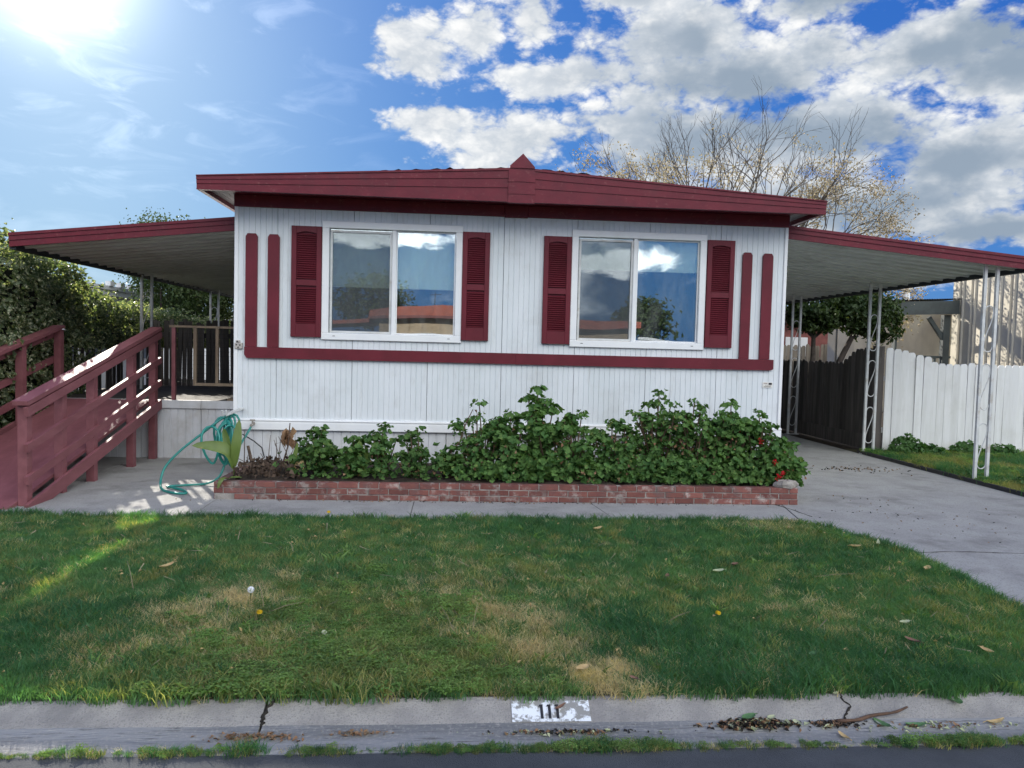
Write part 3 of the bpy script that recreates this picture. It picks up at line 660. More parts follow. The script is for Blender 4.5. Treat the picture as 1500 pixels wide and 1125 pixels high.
GER = [(-1.50,8.55,.70,.26,'round bushy geranium nearest the dried plants at the left of the planter',16,0,.2),
 (-1.12,8.50,.60,.18,'short geranium second from the left, with small crown',9,0,.3),
 (-.82,8.55,.74,.20,'slim upright geranium in front of the left skirting',10,0,.3),
 (-.44,8.52,.72,.22,'low geranium with bare lower stems left of the tall one',10,0,.4),
 (-.02,8.50,.52,.20,'small low geranium under the leaning bare stem',8,0,.6),
 (.30,8.60,1.03,.26,'tall loose geranium reaching up the wall between the two windows, left of the tallest sprig',18,0,.3),
 (.62,8.55,.90,.24,'wide dark geranium in the middle of the planter',18,0,.3),
 (.95,8.62,1.20,.20,'geranium with the tall single sprig just right of the planter centre',16,0,.2),
 (1.42,8.56,.94,.30,'middle height geranium under the left pane of the right window',20,0,.4),
 (1.86,8.55,.84,.26,'low dense geranium in the dip before the big mound',18,0,.4),
 (2.38,8.62,1.19,.34,'tallest big geranium mound below the right window',34,0,.3),
 (2.80,8.55,1.08,.32,'full geranium mound right of the tallest one',30,0,.3),
 (3.18,8.58,1.08,.30,'geranium mound with a red flower beside the right corner',24,2,.3),
 (3.52,8.52,.98,.26,'geranium at the right corner with pale and red flowers',18,3,.4),
 (3.78,8.42,.66,.20,'geranium spilling over the right end of the brick planter',16,2,.4)]
for x_, y_, t_, r_, l_, n_, f_, d_ in GER: geranium(x_, y_, t_, r_*(1.0 if x_ < .1 else 1.2), l_, int(n_*(1.45 if x_ < .1 else 1.75)), f_, d_)
b = MB(); b.tube([(-.25,8.5,.30),(-.08,8.5,.42),(.06,8.52,.58),(.12,8.52,.78),(.20,8.55,.95)], [.012,.011,.009,.007,.005], 6); b.tube([(-.08,8.5,.42),(.12,8.48,.45),(.3,8.5,.38)], [.008,.006,.004], 5)
lg = thing('leggy_plant', 'leaning bare brown stem rising right from the planter left of centre', 'plant', (-.25, 8.5, .18)); b.build('branch', ger_stem, lg)

# dried plants and broad leaves at the left end
root = thing('dried_plant', 'withered brown plants and twigs at the left end of the brick planter', 'plant', (-2.1, 8.45, .18))
b = MB()
for i in range(46):
    x = rng.uniform(-2.36, -1.72); y = rng.uniform(8.2, 8.9); h = rng.uniform(.06, .22) if i > 9 else rng.uniform(.25, .5)
    dx = rng.normal(0, .07); b.tube([(x, y, .17), (x+dx*.5, y, .18+h*.55), (x+dx*1.3, y-.02, .18+h)], [.007 if i > 5 else .005, .005, .003], 4)
b.tube([(-2.22,8.5,.17),(-2.25,8.5,.33),(-2.29,8.5,.50)], [.02,.018,.016], 7)
b.tube([(-2.0,8.8,.17),(-1.93,8.85,.45),(-1.92,8.9,.72)], [.012,.009,.006], 5); b.tube([(-1.95,8.8,.2),(-2.08,8.85,.48),(-1.9,8.9,.52),(-1.84,8.9,.4)], .004, 4)
b.build('stem', mat('dry_stem', (.075, .05, .038), (.14, .10, .075), 18, .9), root, kind='stuff')
P = np.c_[rng.uniform(-2.38, -1.66, 230), rng.uniform(8.12, 8.8, 230), rng.uniform(.19, .34, 230)]
cards('dry_leaves', P, rng.normal(0, 1, (230, 3)), rng.uniform(.03, .085, 230), mat('rotten_leaf', (.075, .05, .038), (.12, .085, .06), 12, .9, c3=(.22, .16, .11), s3=16), root, 'stuff', 'leaf', 1.2)
P = np.c_[rng.normal(-1.93, .03, 14), rng.normal(8.9, .02, 14), rng.uniform(.42, .62, 14)]
cards('hanging_dry_leaf', P, rng.normal(0, 1, (14, 3))*[1, 1, .1]+[0, -.6, 0], .13, dead_leaf, root, 'stuff', 'leaf', .8, spin=np.tile([0, 0, -1.], (14, 1)))
def blade(name, pts, wmax, m, parent, side, n=9):
    pts = [Vector(p) for p in pts]
    def cat(t):
        t *= len(pts)-1; i = min(int(t), len(pts)-2); f = t-i
        p0, p1, p2, p3 = pts[max(i-1, 0)], pts[i], pts[i+1], pts[min(i+2, len(pts)-1)]
        return .5*((2*p1)+(p2-p0)*f+(2*p0-5*p1+4*p2-p3)*f*f+(3*p1-p0-3*p2+p3)*f**3)
    b = MB(); sd = Vector(side).normalized()
    for i in range(n+1):
        t = i/n; c = cat(t); w = wmax*math.sin(math.pi*min(1, t*.93+.07))**.7; tn = (cat(min(1, t+.02))-cat(max(0, t-.02))).normalized()
        s2 = (sd-tn*sd.dot(tn)).normalized(); nr = s2.cross(tn)
        b.v += [tuple(c-s2*w/2+nr*w*.16), tuple(c), tuple(c+s2*w/2+nr*w*.16)]
    for i in range(n): b.f += [(3*i, 3*i+1, 3*i+4, 3*i+3), (3*i+1, 3*i+2, 3*i+5, 3*i+4)]
    return b.build(name, m, parent, True)
cn = thing('broad_leaf_plant', 'yellow green broad leaved plant at the far left corner of the planter', 'plant', (-2.42, 8.3, .17))
blade('leaf', [(-2.38,8.3,.30),(-2.36,8.28,.50),(-2.35,8.3,.64),(-2.34,8.34,.81)], .105, canna_m, cn, (1, .3, 0))
blade('leaf', [(-2.39,8.28,.28),(-2.44,8.25,.47),(-2.58,8.2,.53),(-2.78,8.15,.54)], .13, canna_m, cn, (.1, .5, 1))
blade('leaf', [(-2.40,8.32,.30),(-2.45,8.35,.48),(-2.50,8.4,.62),(-2.53,8.42,.70)], .09, canna_m, cn, (1, -.4, 0))
blade('leaf', [(-2.40,8.1,.2),(-2.40,8.0,.235),(-2.42,7.94,.20),(-2.44,7.93,.12)], .05, canna_m, cn, (1, 0, 0))
blade('leaf', [(-2.38,8.1,.2),(-2.33,8.02,.235),(-2.26,7.98,.245),(-2.2,7.97,.24)], .035, canna_m, cn, (0, 1, .3))
MB().tube([(-2.38,8.32,.16),(-2.385,8.3,.34),(-2.37,8.29,.5)], [.016,.012,.008], 6).build('stalk', canna_m, cn)
cn = thing('young_leaf_plant', 'small yellowing broad leaf sprout beside the left bushy geranium', 'plant', (-1.75, 8.4, .17))
blade('leaf', [(-1.77,8.4,.2),(-1.76,8.4,.38),(-1.73,8.42,.56)], .055, canna_m, cn, (1, .2, 0)); blade('leaf', [(-1.77,8.4,.24),(-1.81,8.37,.38),(-1.84,8.33,.30)], .07, canna_m, cn, (1, .2, .2))
blade('leaf', [(-1.76,8.38,.22),(-1.69,8.34,.36),(-1.65,8.3,.27)], .07, tan_leaf, cn, (1, .2, .2))
cn = thing('young_leaf_plant', 'single pale broad leaf standing among the low geraniums left of centre', 'plant', (-.95, 8.35, .17))
blade('leaf', [(-1.02,8.35,.2),(-1.03,8.35,.42),(-1.05,8.36,.60)], .095, canna_m, cn, (1, .1, 0)); blade('leaf', [(-1.0,8.33,.2),(-.98,8.33,.40),(-.96,8.3,.52)], .06, canna_m, cn, (1, .3, 0))

# ------------------------------------------------------------------ garden hose
hs = thing('garden_hose', 'teal garden hose looped on the home corner and trailing over the concrete', 'hose', (-2.75, 9.2, 0))
b = MB()
def loop(cx, cy, zt, zb, w, ph):
    return [(cx+w*math.sin(2*math.pi*i/18+ph)*(.8+.3*math.cos(2*math.pi*i/18)), cy+.03*math.cos(2*math.pi*i/18*2+ph), (zt+zb)/2+(zt-zb)/2*math.cos(2*math.pi*i/18)) for i in range(19)]
for i in range(9):
    b.tube(loop(-2.64+rng.normal(0, .045), 8.98-.03*i, .80-.015*i, .24+rng.uniform(-.05, .12), .095+.02*rng.normal(), rng.normal(0, .12)), .0135, 7)
b.build('hose_coil', hose_mat, hs, True)
def spline(pts, n=60):
    pts = [Vector(p) for p in pts]; out = []
    for k in range(n+1):
        t = k/n*(len(pts)-1); i = min(int(t), len(pts)-2); f = t-i; p0, p1, p2, p3 = pts[max(i-1, 0)], pts[i], pts[i+1], pts[min(i+2, len(pts)-1)]
        out.append(.5*((2*p1)+(p2-p0)*f+(2*p0-5*p1+4*p2-p3)*f*f+(3*p1-p0-3*p2+p3)*f**3))
    return out
b = MB(); b.tube(spline([(-2.62,8.95,.80),(-2.72,8.9,.74),(-2.90,8.8,.58),(-3.10,8.72,.40),(-3.24,8.65,.22),(-3.25,8.55,.06),(-3.16,8.38,.018),(-2.98,8.22,.016),(-2.86,8.22,.016),(-2.95,8.38,.018),(-3.12,8.52,.02),(-3.19,8.60,.018),(-3.0,8.68,.018),(-2.80,8.75,.03),(-2.68,8.82,.12),(-2.64,8.9,.36),(-2.62,8.93,.7)], 110), .0135, 8)
b.build('hose_tail', hose_mat, hs, True)
b = MB(); b.tube(spline([(-2.62,8.95,.26),(-2.56,9.1,.40),(-2.50,9.25,.55),(-2.47,9.33,.64)], 20), .0135, 7); b.build('hose_lead', hose_mat, hs, True)
b = MB(); b.tube([(-2.47,9.30,.64),(-2.47,9.44,.655)], .018, 8); b.tube([(-2.47,9.36,.65),(-2.47,9.36,.70)], .012, 6); b.tube([(-2.5,9.36,.70),(-2.44,9.36,.70)], .01, 6); b.build('tap', stone_m, hs)
b = MB(); b.tube([(-2.64,9.40,.83),(-2.64,8.75,.81),(-2.64,8.73,.87)], .012, 6); b.tube([(-2.60,9.40,.83),(-2.60,8.75,.81),(-2.60,8.73,.87)], .012, 6); b.box(-2.65,-2.59,9.41,D-.036,.81,.845); b.build('hanger', post_white, hs)

# ================================================================== ramp and porch
rp = thing('wheelchair_ramp', 'dark red wooden ramp with railings climbing to the porch on the left', 'ramp', (-4.8, 9, 0))
SL = .243
def rz(y): return max(0, .005+SL*(y-7.42))
XRR, XLR = -4.17, -5.42
yy = 7.40; k = 0
while yy < 10.7:        # cross boards of the ramp floor
    y2 = min(yy+.285, 10.72)
    b = MB(); b.add([(XLR+.05, yy+.003, rz(yy)+.012), (XRR-.05, yy+.003, rz(yy)+.012), (XRR-.05, y2, rz(y2)+.012), (XLR+.05, y2, rz(y2)+.012),
                     (XLR+.05, yy+.003, rz(yy)-.025), (XRR-.05, yy+.003, rz(yy)-.025), (XRR-.05, y2, rz(y2)-.025), (XLR+.05, y2, rz(y2)-.025)],
                    [(0,1,2,3),(7,6,5,4),(0,4,5,1),(1,5,6,2),(2,6,7,3),(3,7,4,0)]); b.build('floor_board', ramp_red, rp); yy = y2
def rails(x, posts, y0, y1, side):
    for y in posts:
        MB().box(x-.044, x+.044, y-.044, y+.044, 0.0, rz(y)+.955).build('post', ramp_red, rp)
    o = .066*side
    def rail(dz, h, w, off, name):
        a = (x+off, y0, .005+SL*(y0-7.42)+dz); e = (x+off, y1, .005+SL*(y1-7.42)+dz)
        MB().bar(a, e, w, h).build(name, ramp_red, rp)
    rail(.985, .042, .15, o*.2, 'handrail')
    rail(.90, .09, .038, o, 'top_rail'); rail(.55, .082, .038, o, 'middle_rail'); rail(.235, .082, .038, o, 'lower_rail'); rail(-.06, .13, .038, o+.004*side, 'stringer')
rails(XRR, [7.60, 8.26, 8.95, 10.0, 10.70], 7.50, 10.78, 1)
rails(XLR, [7.60, 8.26, 8.95, 9.80, 10.70], 7.50, 10.74, -1)
b = MB(); b.tube([(-5.42,10.70,1.755),(-5.42,10.70,1.775)], [.085,.06], 10); b.build('post_cap', bright_white, rp)

pd = thing('porch', 'raised porch deck with white ribbed skirting beside the left wall of the home', 'porch', (-4, 11, 0))
PDX0, PDX1, PDY = -6.0, -2.74, 10.80
for i in range(4):
    a = PDX0+i*(PDX1-PDX0)/4; e = a+(PDX1-PDX0)/4
    home_, home = home, pd
    siding(a+.003, e-.003, 0, .70, PDY+.01, 'skirting_panel', skirt_white, pitch=.105, groove=.016, dep=.01); home = home_
    MB().bevbox(a+.002, e-.002, PDY-.018, PDY+.03, .70, .815).build('edge_board', skirt_white, pd)
for i in range(26):
    y0 = PDY+.034+i*.142; MB().box(PDX0, PDX1, y0, y0+.136, .765, .80).build('deck_board', dark_wood, pd)
MB().bar((-4.08, PDY+.02, .80), (-4.08, PDY+.02, .70), .01, .01).build('trim_pin', skirt_white, pd)
b = MB(); b.box(-3.25,-2.75,10.95,11.25,.803,.835); b.build('loose_board', raw_wood, pd)
rg = thing('wire_railing', 'wooden framed wire mesh railing along the porch edge next to the home', 'railing', (-3.4, 10.9, .8))
MB().box(-3.985,-3.935,10.86,10.91,.80,1.83).build('post', ramp_red, rg)
MB().box(-4.02,-2.745,10.855,10.915,1.832,1.862).build('top_rail', raw_wood, rg)
MB().box(-3.69,-3.645,10.86,10.905,1.06,1.83).build('stile', raw_wood, rg); MB().box(-3.385,-3.345,10.86,10.905,1.06,1.83).build('stile', raw_wood, rg)
MB().box(-3.69,-2.745,10.862,10.903,1.02,1.058).build('bottom_rail', raw_wood, rg)
b = MB()
for i in range(20):
    x = -3.93+i*.062
    b.box(x-.0015, x+.0015, 10.881, 10.884, 1.06, 1.83)
for i in range(13): z = 1.07+i*.062; b.box(-3.93,-2.75,10.884,10.887,z-.0015,z+.0015)
b.build('wire_mesh', mesh_dark, rg, kind='stuff')

# dark slatted fence behind the porch, gaps between the boards
sf = thing('slat_fence', 'dark board fence with gaps behind the porch under the left carport', 'fence', (-4.5, 14.6, 0))
sb = MB(); sb.box(-.05, .05, -.01, .01, 0, 1); slat_b = base_mesh('board', sb, dark_wood)
x = -6.0
while x < -2.8:
    w = rng.uniform(.75, 1.05); piece('board', slat_b, sf, (x, 14.6+rng.normal(0, .006), .0), (0, rng.normal(0, .012), 0), (w, 1, 2.02+rng.normal(0, .03))); x += .1*w+rng.choice([.006, .012, .02, .035])
y = 10.9
while y < 14.5: piece('board', slat_b, sf, (-5.95+rng.normal(0, .01), y, 0), (rng.normal(0, .012), 0, math.pi/2), (rng.uniform(.8, 1.0), 1, 1.86+rng.normal(0, .04))); y += .1+rng.choice([.02, .06, .10, .16])
MB().bar((-5.99,10.9,.5), (-5.99,14.5,.5), .04, .09).build('rail', dark_wood, sf); MB().bar((-5.99,10.9,1.7), (-5.99,14.5,1.7), .04, .09).build('rail', dark_wood, sf)
MB().bar((-6.05,14.64,.5), (-2.76,14.64,.5), .04, .09).build('rail', dark_wood, sf); MB().bar((-6.05,14.64,1.75), (-2.76,14.64,1.75), .04, .09).build('rail', dark_wood, sf)

# ================================================================== hedges on the left
def noise3(p, s): return np.sin(p[:, 0]*s*1.7+1.3)*np.sin(p[:, 1]*s*1.3+.7)+.6*np.sin(p[:, 2]*s*2.1+p[:, 1]*s)+.5*np.sin(p[:, 0]*s*3.1+p[:, 2]*s*2.7)
def hedge(name, label, y0, y1, xfront, xback, top, n, size, bulge=.12, zb=0):
    root = thing(name, label, 'hedge', ((xfront+xback)/2, (y0+y1)/2, 0))
    # core
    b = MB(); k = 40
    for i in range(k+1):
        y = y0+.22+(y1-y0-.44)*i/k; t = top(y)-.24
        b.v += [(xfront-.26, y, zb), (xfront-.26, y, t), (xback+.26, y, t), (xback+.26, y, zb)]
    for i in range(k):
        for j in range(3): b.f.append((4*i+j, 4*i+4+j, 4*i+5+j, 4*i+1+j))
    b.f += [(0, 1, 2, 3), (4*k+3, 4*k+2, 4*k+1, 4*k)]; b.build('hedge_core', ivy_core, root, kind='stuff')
    u = rng.random(n); y = rng.uniform(y0, y1, n); tp = np.array([top(v) for v in y])
    P = np.zeros((n, 3)); Nn = np.zeros((n, 3))
    wside, wtop, wback, wend = .58, .28, .05, .09
    a = u < wside; P[a] = np.c_[np.full(a.sum(), xfront), y[a], zb+rng.random(a.sum())*(tp[a]-zb)]; Nn[a] = (1, -.5, .35)
    c = (u >= wside) & (u < wside+wtop); P[c] = np.c_[rng.uniform(xback, xfront, c.sum()), y[c], tp[c]]; Nn[c] = (0, -.2, 1)
    e = (u >= wside+wtop) & (u < wside+wtop+wback); P[e] = np.c_[np.full(e.sum(), xback), y[e], zb+rng.random(e.sum())*(tp[e]-zb)]; Nn[e] = (-1, 0, .3)
    f = u >= wside+wtop+wback; P[f] = np.c_[rng.uniform(xback, xfront, f.sum()), np.full(f.sum(), y0), zb+rng.random(f.sum())*(top(y0)-zb)]; Nn[f] = (0, -1, .3)
    # round the edges, roughen
    q = np.clip((P[:, 2]-tp+.45)/.45, 0, 1)
    P[a, 0] -= .25*q[a]**2; nn = noise3(P, 2.2)*bulge*.6+noise3(P, 6)*bulge*.35+rng.normal(0, .06, n)
    N0 = Nn/np.linalg.norm(Nn, axis=1)[:, None]; P += N0*nn[:, None]
    cards('foliage', P, N0+rng.normal(0, .5, (n, 3)), rng.uniform(.6, 1.3, n)*size, ivy_m, root, 'stuff', 'leaf', .5)
    return root
def itp(xs, ys): return lambda y: float(np.interp(y, xs, ys))
hedge('ivy_mound', 'tall variegated ivy mound pressing against the outer end of the left carport', 8.3, 12.0, -5.62, -7.6, itp([8.3,9.2,10.2,11.0,11.5,11.8,12.0], [2.2,2.66,2.82,2.82,2.76,2.62,2.5]), 15000, .085, .18)
hedge('ivy_hedge', 'long ivy hedge with sunlit top behind the porch and slat fence', 11.7, 25, -5.75, -6.9, itp([11.7,12.35,14.1,17.8,20.1,25], [2.56,2.44,2.26,2.12,2.06,2.0]), 16000, .085, .10, 1.5)
# low ivy ground growth beside the ramp
P = np.c_[rng.uniform(-7.4,-5.5,2600), rng.uniform(7.3,9.6,2600), np.abs(rng.normal(0,.45,2600))*np.clip(1,0,1)]
root = thing('ivy_bush', 'lower ivy bush beside the foot of the red ramp at the left edge', 'bush', (-6.4, 8.4, 0))
P[:, 2] = np.minimum(P[:, 2], 1.3+.5*rng.random(2600)); P[:, 0] -= .25*P[:, 2]
cards('foliage', P, rng.normal(0, .5, (2600, 3))+[.7, -.6, .5], rng.uniform(.06, .11, 2600), ivy_m, root, 'stuff', 'leaf', .5)

# ================================================================== trees
def limb_tree(b, p, d_, L, r_, depth, tips, spread=.55, up=.15, kids=(2, 3), shrink=.72, seg=3, bend=.12):
    pts = [Vector(p)]; rs = [r_]; dd = Vector(d_).normalized()
    for i in range(seg):
        dd = (dd+Vector(rng.normal(0, bend, 3))+Vector((0, 0, up*.3))).normalized(); pts.append(pts[-1]+dd*L/seg); rs.append(r_*(1-.35*(i+1)/seg))
    b.tube(pts, rs, 5 if r_ > .012 else 3, cap=False)
    if depth == 0: tips.append((pts[-1], dd)); tips.append((pts[-2], dd)); return
    for k in range(rng.integers(kids[0], kids[1]+1)):
        nd = (dd+Vector(rng.normal(0, spread, 3))+Vector((0, 0, up))).normalized()
        limb_tree(b, pts[-1] if k < 2 else pts[-2], nd, L*shrink*rng.uniform(.8, 1.15), r_*.62, depth-1, tips, spread, up, kids, shrink, seg, bend)
# bare tree behind the home
root = thing('bare_tree', 'leafless tree with dry seed clusters rising behind the right end of the roof', 'tree', (7.9, 20.5, 0))
b = MB(); b.tube([(7.7,20.5,0),(7.74,20.5,1.5),(7.70,20.5,2.9)], [.17,.15,.13], 9); b.build('trunk', pale_bark, root, True)
b = MB(); tips = []
els = np.linspace(.34, 1.38, 24)
for i in range(24):
    a = (0 if i % 2 else math.pi)+rng.uniform(-.7, .7); el = els[i]+rng.uniform(-.05, .05)
    limb_tree(b, (7.70+rng.normal(0, .06), 20.5, 2.7+rng.uniform(-.2, .3)), (math.cos(a)*math.cos(el), .7*math.sin(a)*math.cos(el), math.sin(el)), rng.uniform(1.85, 2.35), .046, 5, tips, .31, .02, (2, 3), .68, 3, .09)
b.build('branches', pale_bark, root, kind='stuff')
TP = np.array([t[0] for t in tips]); m_ = (TP[:, 2] < 6.4+.9*rng.random(len(TP))) & (rng.random(len(TP)) < .75); TP = TP[m_]
P = np.repeat(TP, 6, 0)+rng.normal(0, .10, (len(TP)*6, 3))-[0, 0, .06]
cards('seed_clusters', P, rng.normal(0, 1, P.shape), rng.uniform(.04, .085, len(P)), seed_mat, root, 'stuff', 'leaf', .6)
def leafy(name, label, trunk, crowns, n, size, m, cat='tree', barkm=bark, tr=.09):
    root = thing(name, label, cat, trunk[0]); b = MB()
    b.tube(trunk, [tr*(1-.45*i/(len(trunk)-1)) for i in range(len(trunk))], 8); b.build('trunk', barkm, root, True)
    b = MB(); P = []; Nn = []
    vol = np.array([c[3]*c[4]*c[5] for c in crowns]); vol = vol/vol.sum()
    for c, v in zip(crowns, vol):
        b.tube([trunk[-1], ((Vector(trunk[-1])+Vector(c[:3]))/2+Vector((0, 0, -.1))), Vector(c[:3])], [tr*.5, tr*.35, .02], 5)
        k = int(n*v); 
        cl = rng.normal(size=(max(6, k//28), 3)); cl /= np.linalg.norm(cl, axis=1)[:, None]; cl *= (rng.uniform(.45, 1.0, len(cl))**.6)[:, None]
        idx = rng.integers(0, len(cl), k); q = cl[idx]+rng.normal(0, .16, (k, 3)); P.append(np.array(c[:3])+q*np.array(c[3:6])); Nn.append(cl[idx]+rng.normal(0, .6, (k, 3))+[0, 0, .3])
    b.build('limbs', barkm, root, kind='stuff')
    cards('crown', np.concatenate(P), np.concatenate(Nn), rng.uniform(.7, 1.3, sum(len(p) for p in P))*size, m, root, 'stuff', 'leaf', .5)
    return root
leafy('evergreen_tree', 'small round evergreen with straight trunk nearest the home under the right carport', [(8.29,17,0),(8.31,17,1.2),(8.30,17,2.1)], [(8.26,17,2.76,.58,.6,.52),(8.05,17,2.5,.34,.42,.34),(8.58,16.9,2.54,.34,.34,.34)], 3800, .11, tree_leaf)
leafy('evergreen_tree', 'wider evergreen with leaning trunk left of the awning beyond the dark fence', [(8.80,17,0),(8.88,17,1.4),(9.18,17,2.03),(9.35,17,2.37)], [(9.48,17,2.76,.72,.68,.52),(9.98,17,2.46,.42,.42,.42),(9.14,17,2.97,.42,.42,.34)], 4800, .11, tree_leaf)
leafy('conifer_tree', 'broad green conifer crown showing above the left carport roof', [(-7.6,21,0),(-7.6,21,2.4),(-7.5,21,3.6)], [(-7.7,20.6,4.1,1.0,1.0,.80),(-6.7,21,4.1,.95,1.0,.65),(-5.7,21.2,4.1,.9,1.0,.80),(-7.2,21,3.3,1.5,1.1,.9),(-5.6,21.4,3.4,1.2,1.0,.9),(-7.0,20.6,2.5,1.5,1,.5)], 42000, .075, pine_leaf, tr=.16)
leafy('shrub', 'dark leggy shrub between the ivy hedge and the conifer', [(-7.2,19,0),(-7.2,19,1.8)], [(-7.2,18.9,2.9,.6,1.0,.9),(-6.6,20,3.0,.8,1.2,1.0)], 4200, .09, tree_leaf, 'shrub', tr=.05)

# ================================================================== right side fences
wf = thing('picket_fence', 'white painted dog eared board fence right of the driveway', 'fence', (8.8, 12.5, 0))
def picket_mesh(w):
    b = MB(); c = .034; b.prism([(-w/2, 0), (w/2, 0), (w/2, .97), (w/2-.012, .988), (w/2-c, 1), (-w/2+c, 1), (-w/2+.012, .988), (-w/2, .97)], -.009, .009); return base_mesh('picket', b, fence_white)
pk = picket_mesh(.132); x = 7.49; i = 0
while x < 13.4:
    z = float(np.interp(x, [7.43,7.68,8.0,8.25,8.35,20], [1.86,1.82,1.73,1.66,1.585,1.57]))+rng.normal(0, .008)
    piece('picket', pk, wf, (x, 12.5+rng.normal(0, .004), .05), (rng.normal(0, .004), rng.normal(0, .002), 0), (1, 1, z-.05)); x += .1355; i += 1
for z in (.4, 1.3): MB().bar((7.4,12.555,z), (13.4,12.555,z), .04, .09).build('rail', fence_white, wf)
for x in (8.0, 10.4, 12.8): MB().box(x-.045, x+.045, 12.58, 12.67, 0, 1.45).build('post', fence_white, wf)
df = thing('board_fence', 'dark weathered board fence running back along the driveway', 'fence', (7.35, 15, 0))
bd = MB(); c = .03; w = .138; bd.prism([(-w/2, 0), (w/2, 0), (w/2, .975), (w/2-c, 1), (-w/2+c, 1), (-w/2, .975)], -.009, .009); bd_me = base_mesh('board', bd, dark_wood)
y = 12.75
while y < 21.5:
    z = float(np.interp(y, [12.7,13.3,13.6,13.9,30], [1.83,1.80,1.66,1.545,1.52]))+rng.normal(0, .01)
    piece('board', bd_me, df, (7.36+rng.normal(0, .004), y, .02), (rng.normal(0, .005), 0, math.pi/2), (1, 1, z)); y += .143
MB().box(7.27,7.40,12.515,12.67,0,1.86).build('end_post', dark_wood, df, label='thick dark end post against the white fence')
for z in (.32, 1.25): MB().bar((7.40,12.68,z), (7.40,21.5,z), .04, .09).build('rail', dark_wood, df)
for y0, y1 in ((12.70,15.6),(15.61,18.5),(18.51,21.5)): MB().box(7.315,7.340,y0,y1,.02,.28).build('kickboard', dark_wood, df)
bf = thing('board_fence', 'dark board fence closing the far end of the driveway', 'fence', (5.8, 21.6, 0))
x = 4.3
while x < 7.35: piece('board', bd_me, bf, (x, 21.6, .0), (0, rng.normal(0, .005), 0), (1, 1, 1.62+rng.normal(0, .02))); x += .143
for z in (.35, 1.3): MB().bar((4.25,21.64,z), (7.3,21.64,z), .04, .09).build('rail', dark_wood, bf)
gf = thing('weathered_fence', 'pale weathered board fence in front of the red sided house at the back', 'fence', (13, 27, 0))
gme = bd_me.copy(); gme.materials.clear(); gme.materials.append(grey_wood); x = 10.5
while x < 15.2: piece('board', gme, gf, (x, 27+rng.normal(0, .01), 0), (0, rng.normal(0, .006), 0), (1, 1, 2.05+rng.normal(0, .03))); x += .145
for z in (.4, 1.6): MB().bar((10.4,27.04,z), (15.2,27.04,z), .04, .09).build('rail', grey_wood, gf)
# small dark edging along the drive and weeds
ed = thing('edging_board', 'dark timber edging between driveway and right grass strip', 'edging', (6.99, 10, 0))
for y0, y1 in ((7.2,9.5),(9.51,12.48)): MB().box(6.955,6.998,y0,y1,-.01,.055).build('timber', edging_m, ed)
def weed(name, label, x, y, rx, ry, h, n, size=.07):
    root = thing(name, label, 'plant', (x, y, 0)); q = rng.normal(size=(n, 3)); q /= np.linalg.norm(q, axis=1)[:, None]; q *= (rng.random(n)**.33)[:, None]; q[:, 2] = np.abs(q[:, 2])
    P = np.array((x, y, .02))+q*[rx, ry, h]; cards('foliage', P, q+rng.normal(0, .4, (n, 3))+[0, -.2, .5], rng.uniform(.6, 1.3, n)*size, weed_leaf, root, 'stuff', 'round', .5); 
    b = MB()
    for i in range(6): a = rng.uniform(0, 6.28); b.tube([(x, y, 0), (x+rx*.5*math.cos(a), y+ry*.5*math.sin(a), h*.7)], .006, 4)
    b.build('stem', ger_stem, root, kind='stuff'); return root
weed('weed_clump', 'largest leafy weed clump at the near left end of the white fence', 7.62, 12.1, .32, .22, .36, 420)
weed('weed_clump', 'low weed clump third along the foot of the white fence', 8.75, 12.2, .30, .2, .26, 260)
weed('weed_clump', 'low weed clump just right of the biggest one at the white fence', 8.12, 12.2, .25, .2, .19, 200)
weed('weed_clump', 'flat weed clump behind the front scroll post', 9.4, 12.2, .35, .2, .22, 240)
weed('weed_clump', 'weed clump beside the driveway edging right of the front scroll post', 7.45, 9.1, .22, .35, .17, 260, .05)
weed('weed_clump', 'thin weed clump at the foot of the front scroll post', 7.15, 9.95, .14, .3, .11, 140, .045)

# ================================================================== background buildings
bb = thing('metal_building', 'sunlit beige ribbed metal building beyond the white fence', 'building', (13, 20, 0))
pm = MB(); pr = [(0, 0), (.02, -.035), (.06, -.035), (.08, 0), (.14, 0), (.16, -.035), (.20, -.035), (.22, 0), (.45, 0)]
pm.v = [(x, y, 0) for y, x in pr]+[(x, y, 1) for y, x in pr]; n = len(pr); pm.f = [(i+1, i, n+i, n+i+1) for i in range(n-1)]
wall_me = base_mesh('wall_panel', pm, beige_metal)
y = 14.0
while y < 18.55: piece('wall_panel', wall_me, bb, (13, y, 0), scale=(1, 1, 3.8)); y += .45
pm2 = MB(); pr = [(0, 0), (.03, -.02), (.06, 0), (.09, -.02), (.12, 0), (.15, -.02), (.18, 0), (.21, -.02), (.24, 0), (.27, -.02), (.30, 0)]
pm2.v = [(x, y, 0) for y, x in pr]+[(x, y, 1) for y, x in pr]; n = len(pr); pm2.f = [(i+1, i, n+i, n+i+1) for i in range(n-1)]
wall2 = base_mesh('wall_panel', pm2, beige_metal)
while y < 25.6: piece('wall_panel', wall2, bb, (13.15, y, 0), scale=(1, 1, 3.05)); y += .30
MB().box(13.05,19,14,18.55,3.78,3.86).build('roof', under_metal, bb); MB().box(13.0,19,18.56,18.62,0,3.78).build('end_wall', beige_metal, bb)
MB().box(13.17,19,18.63,25.6,3.0,3.06).build('roof', under_metal, bb); MB().box(13.16,19,25.61,25.67,0,3.0).build('end_wall', beige_metal, bb); MB().box(13.02,19,13.93,13.99,0,3.78).build('end_wall', beige_metal, bb)
aw = thing('awning', 'dark framed corrugated awning in front of the beige metal building', 'awning', (12.2, 18.9, 0))
b = MB()
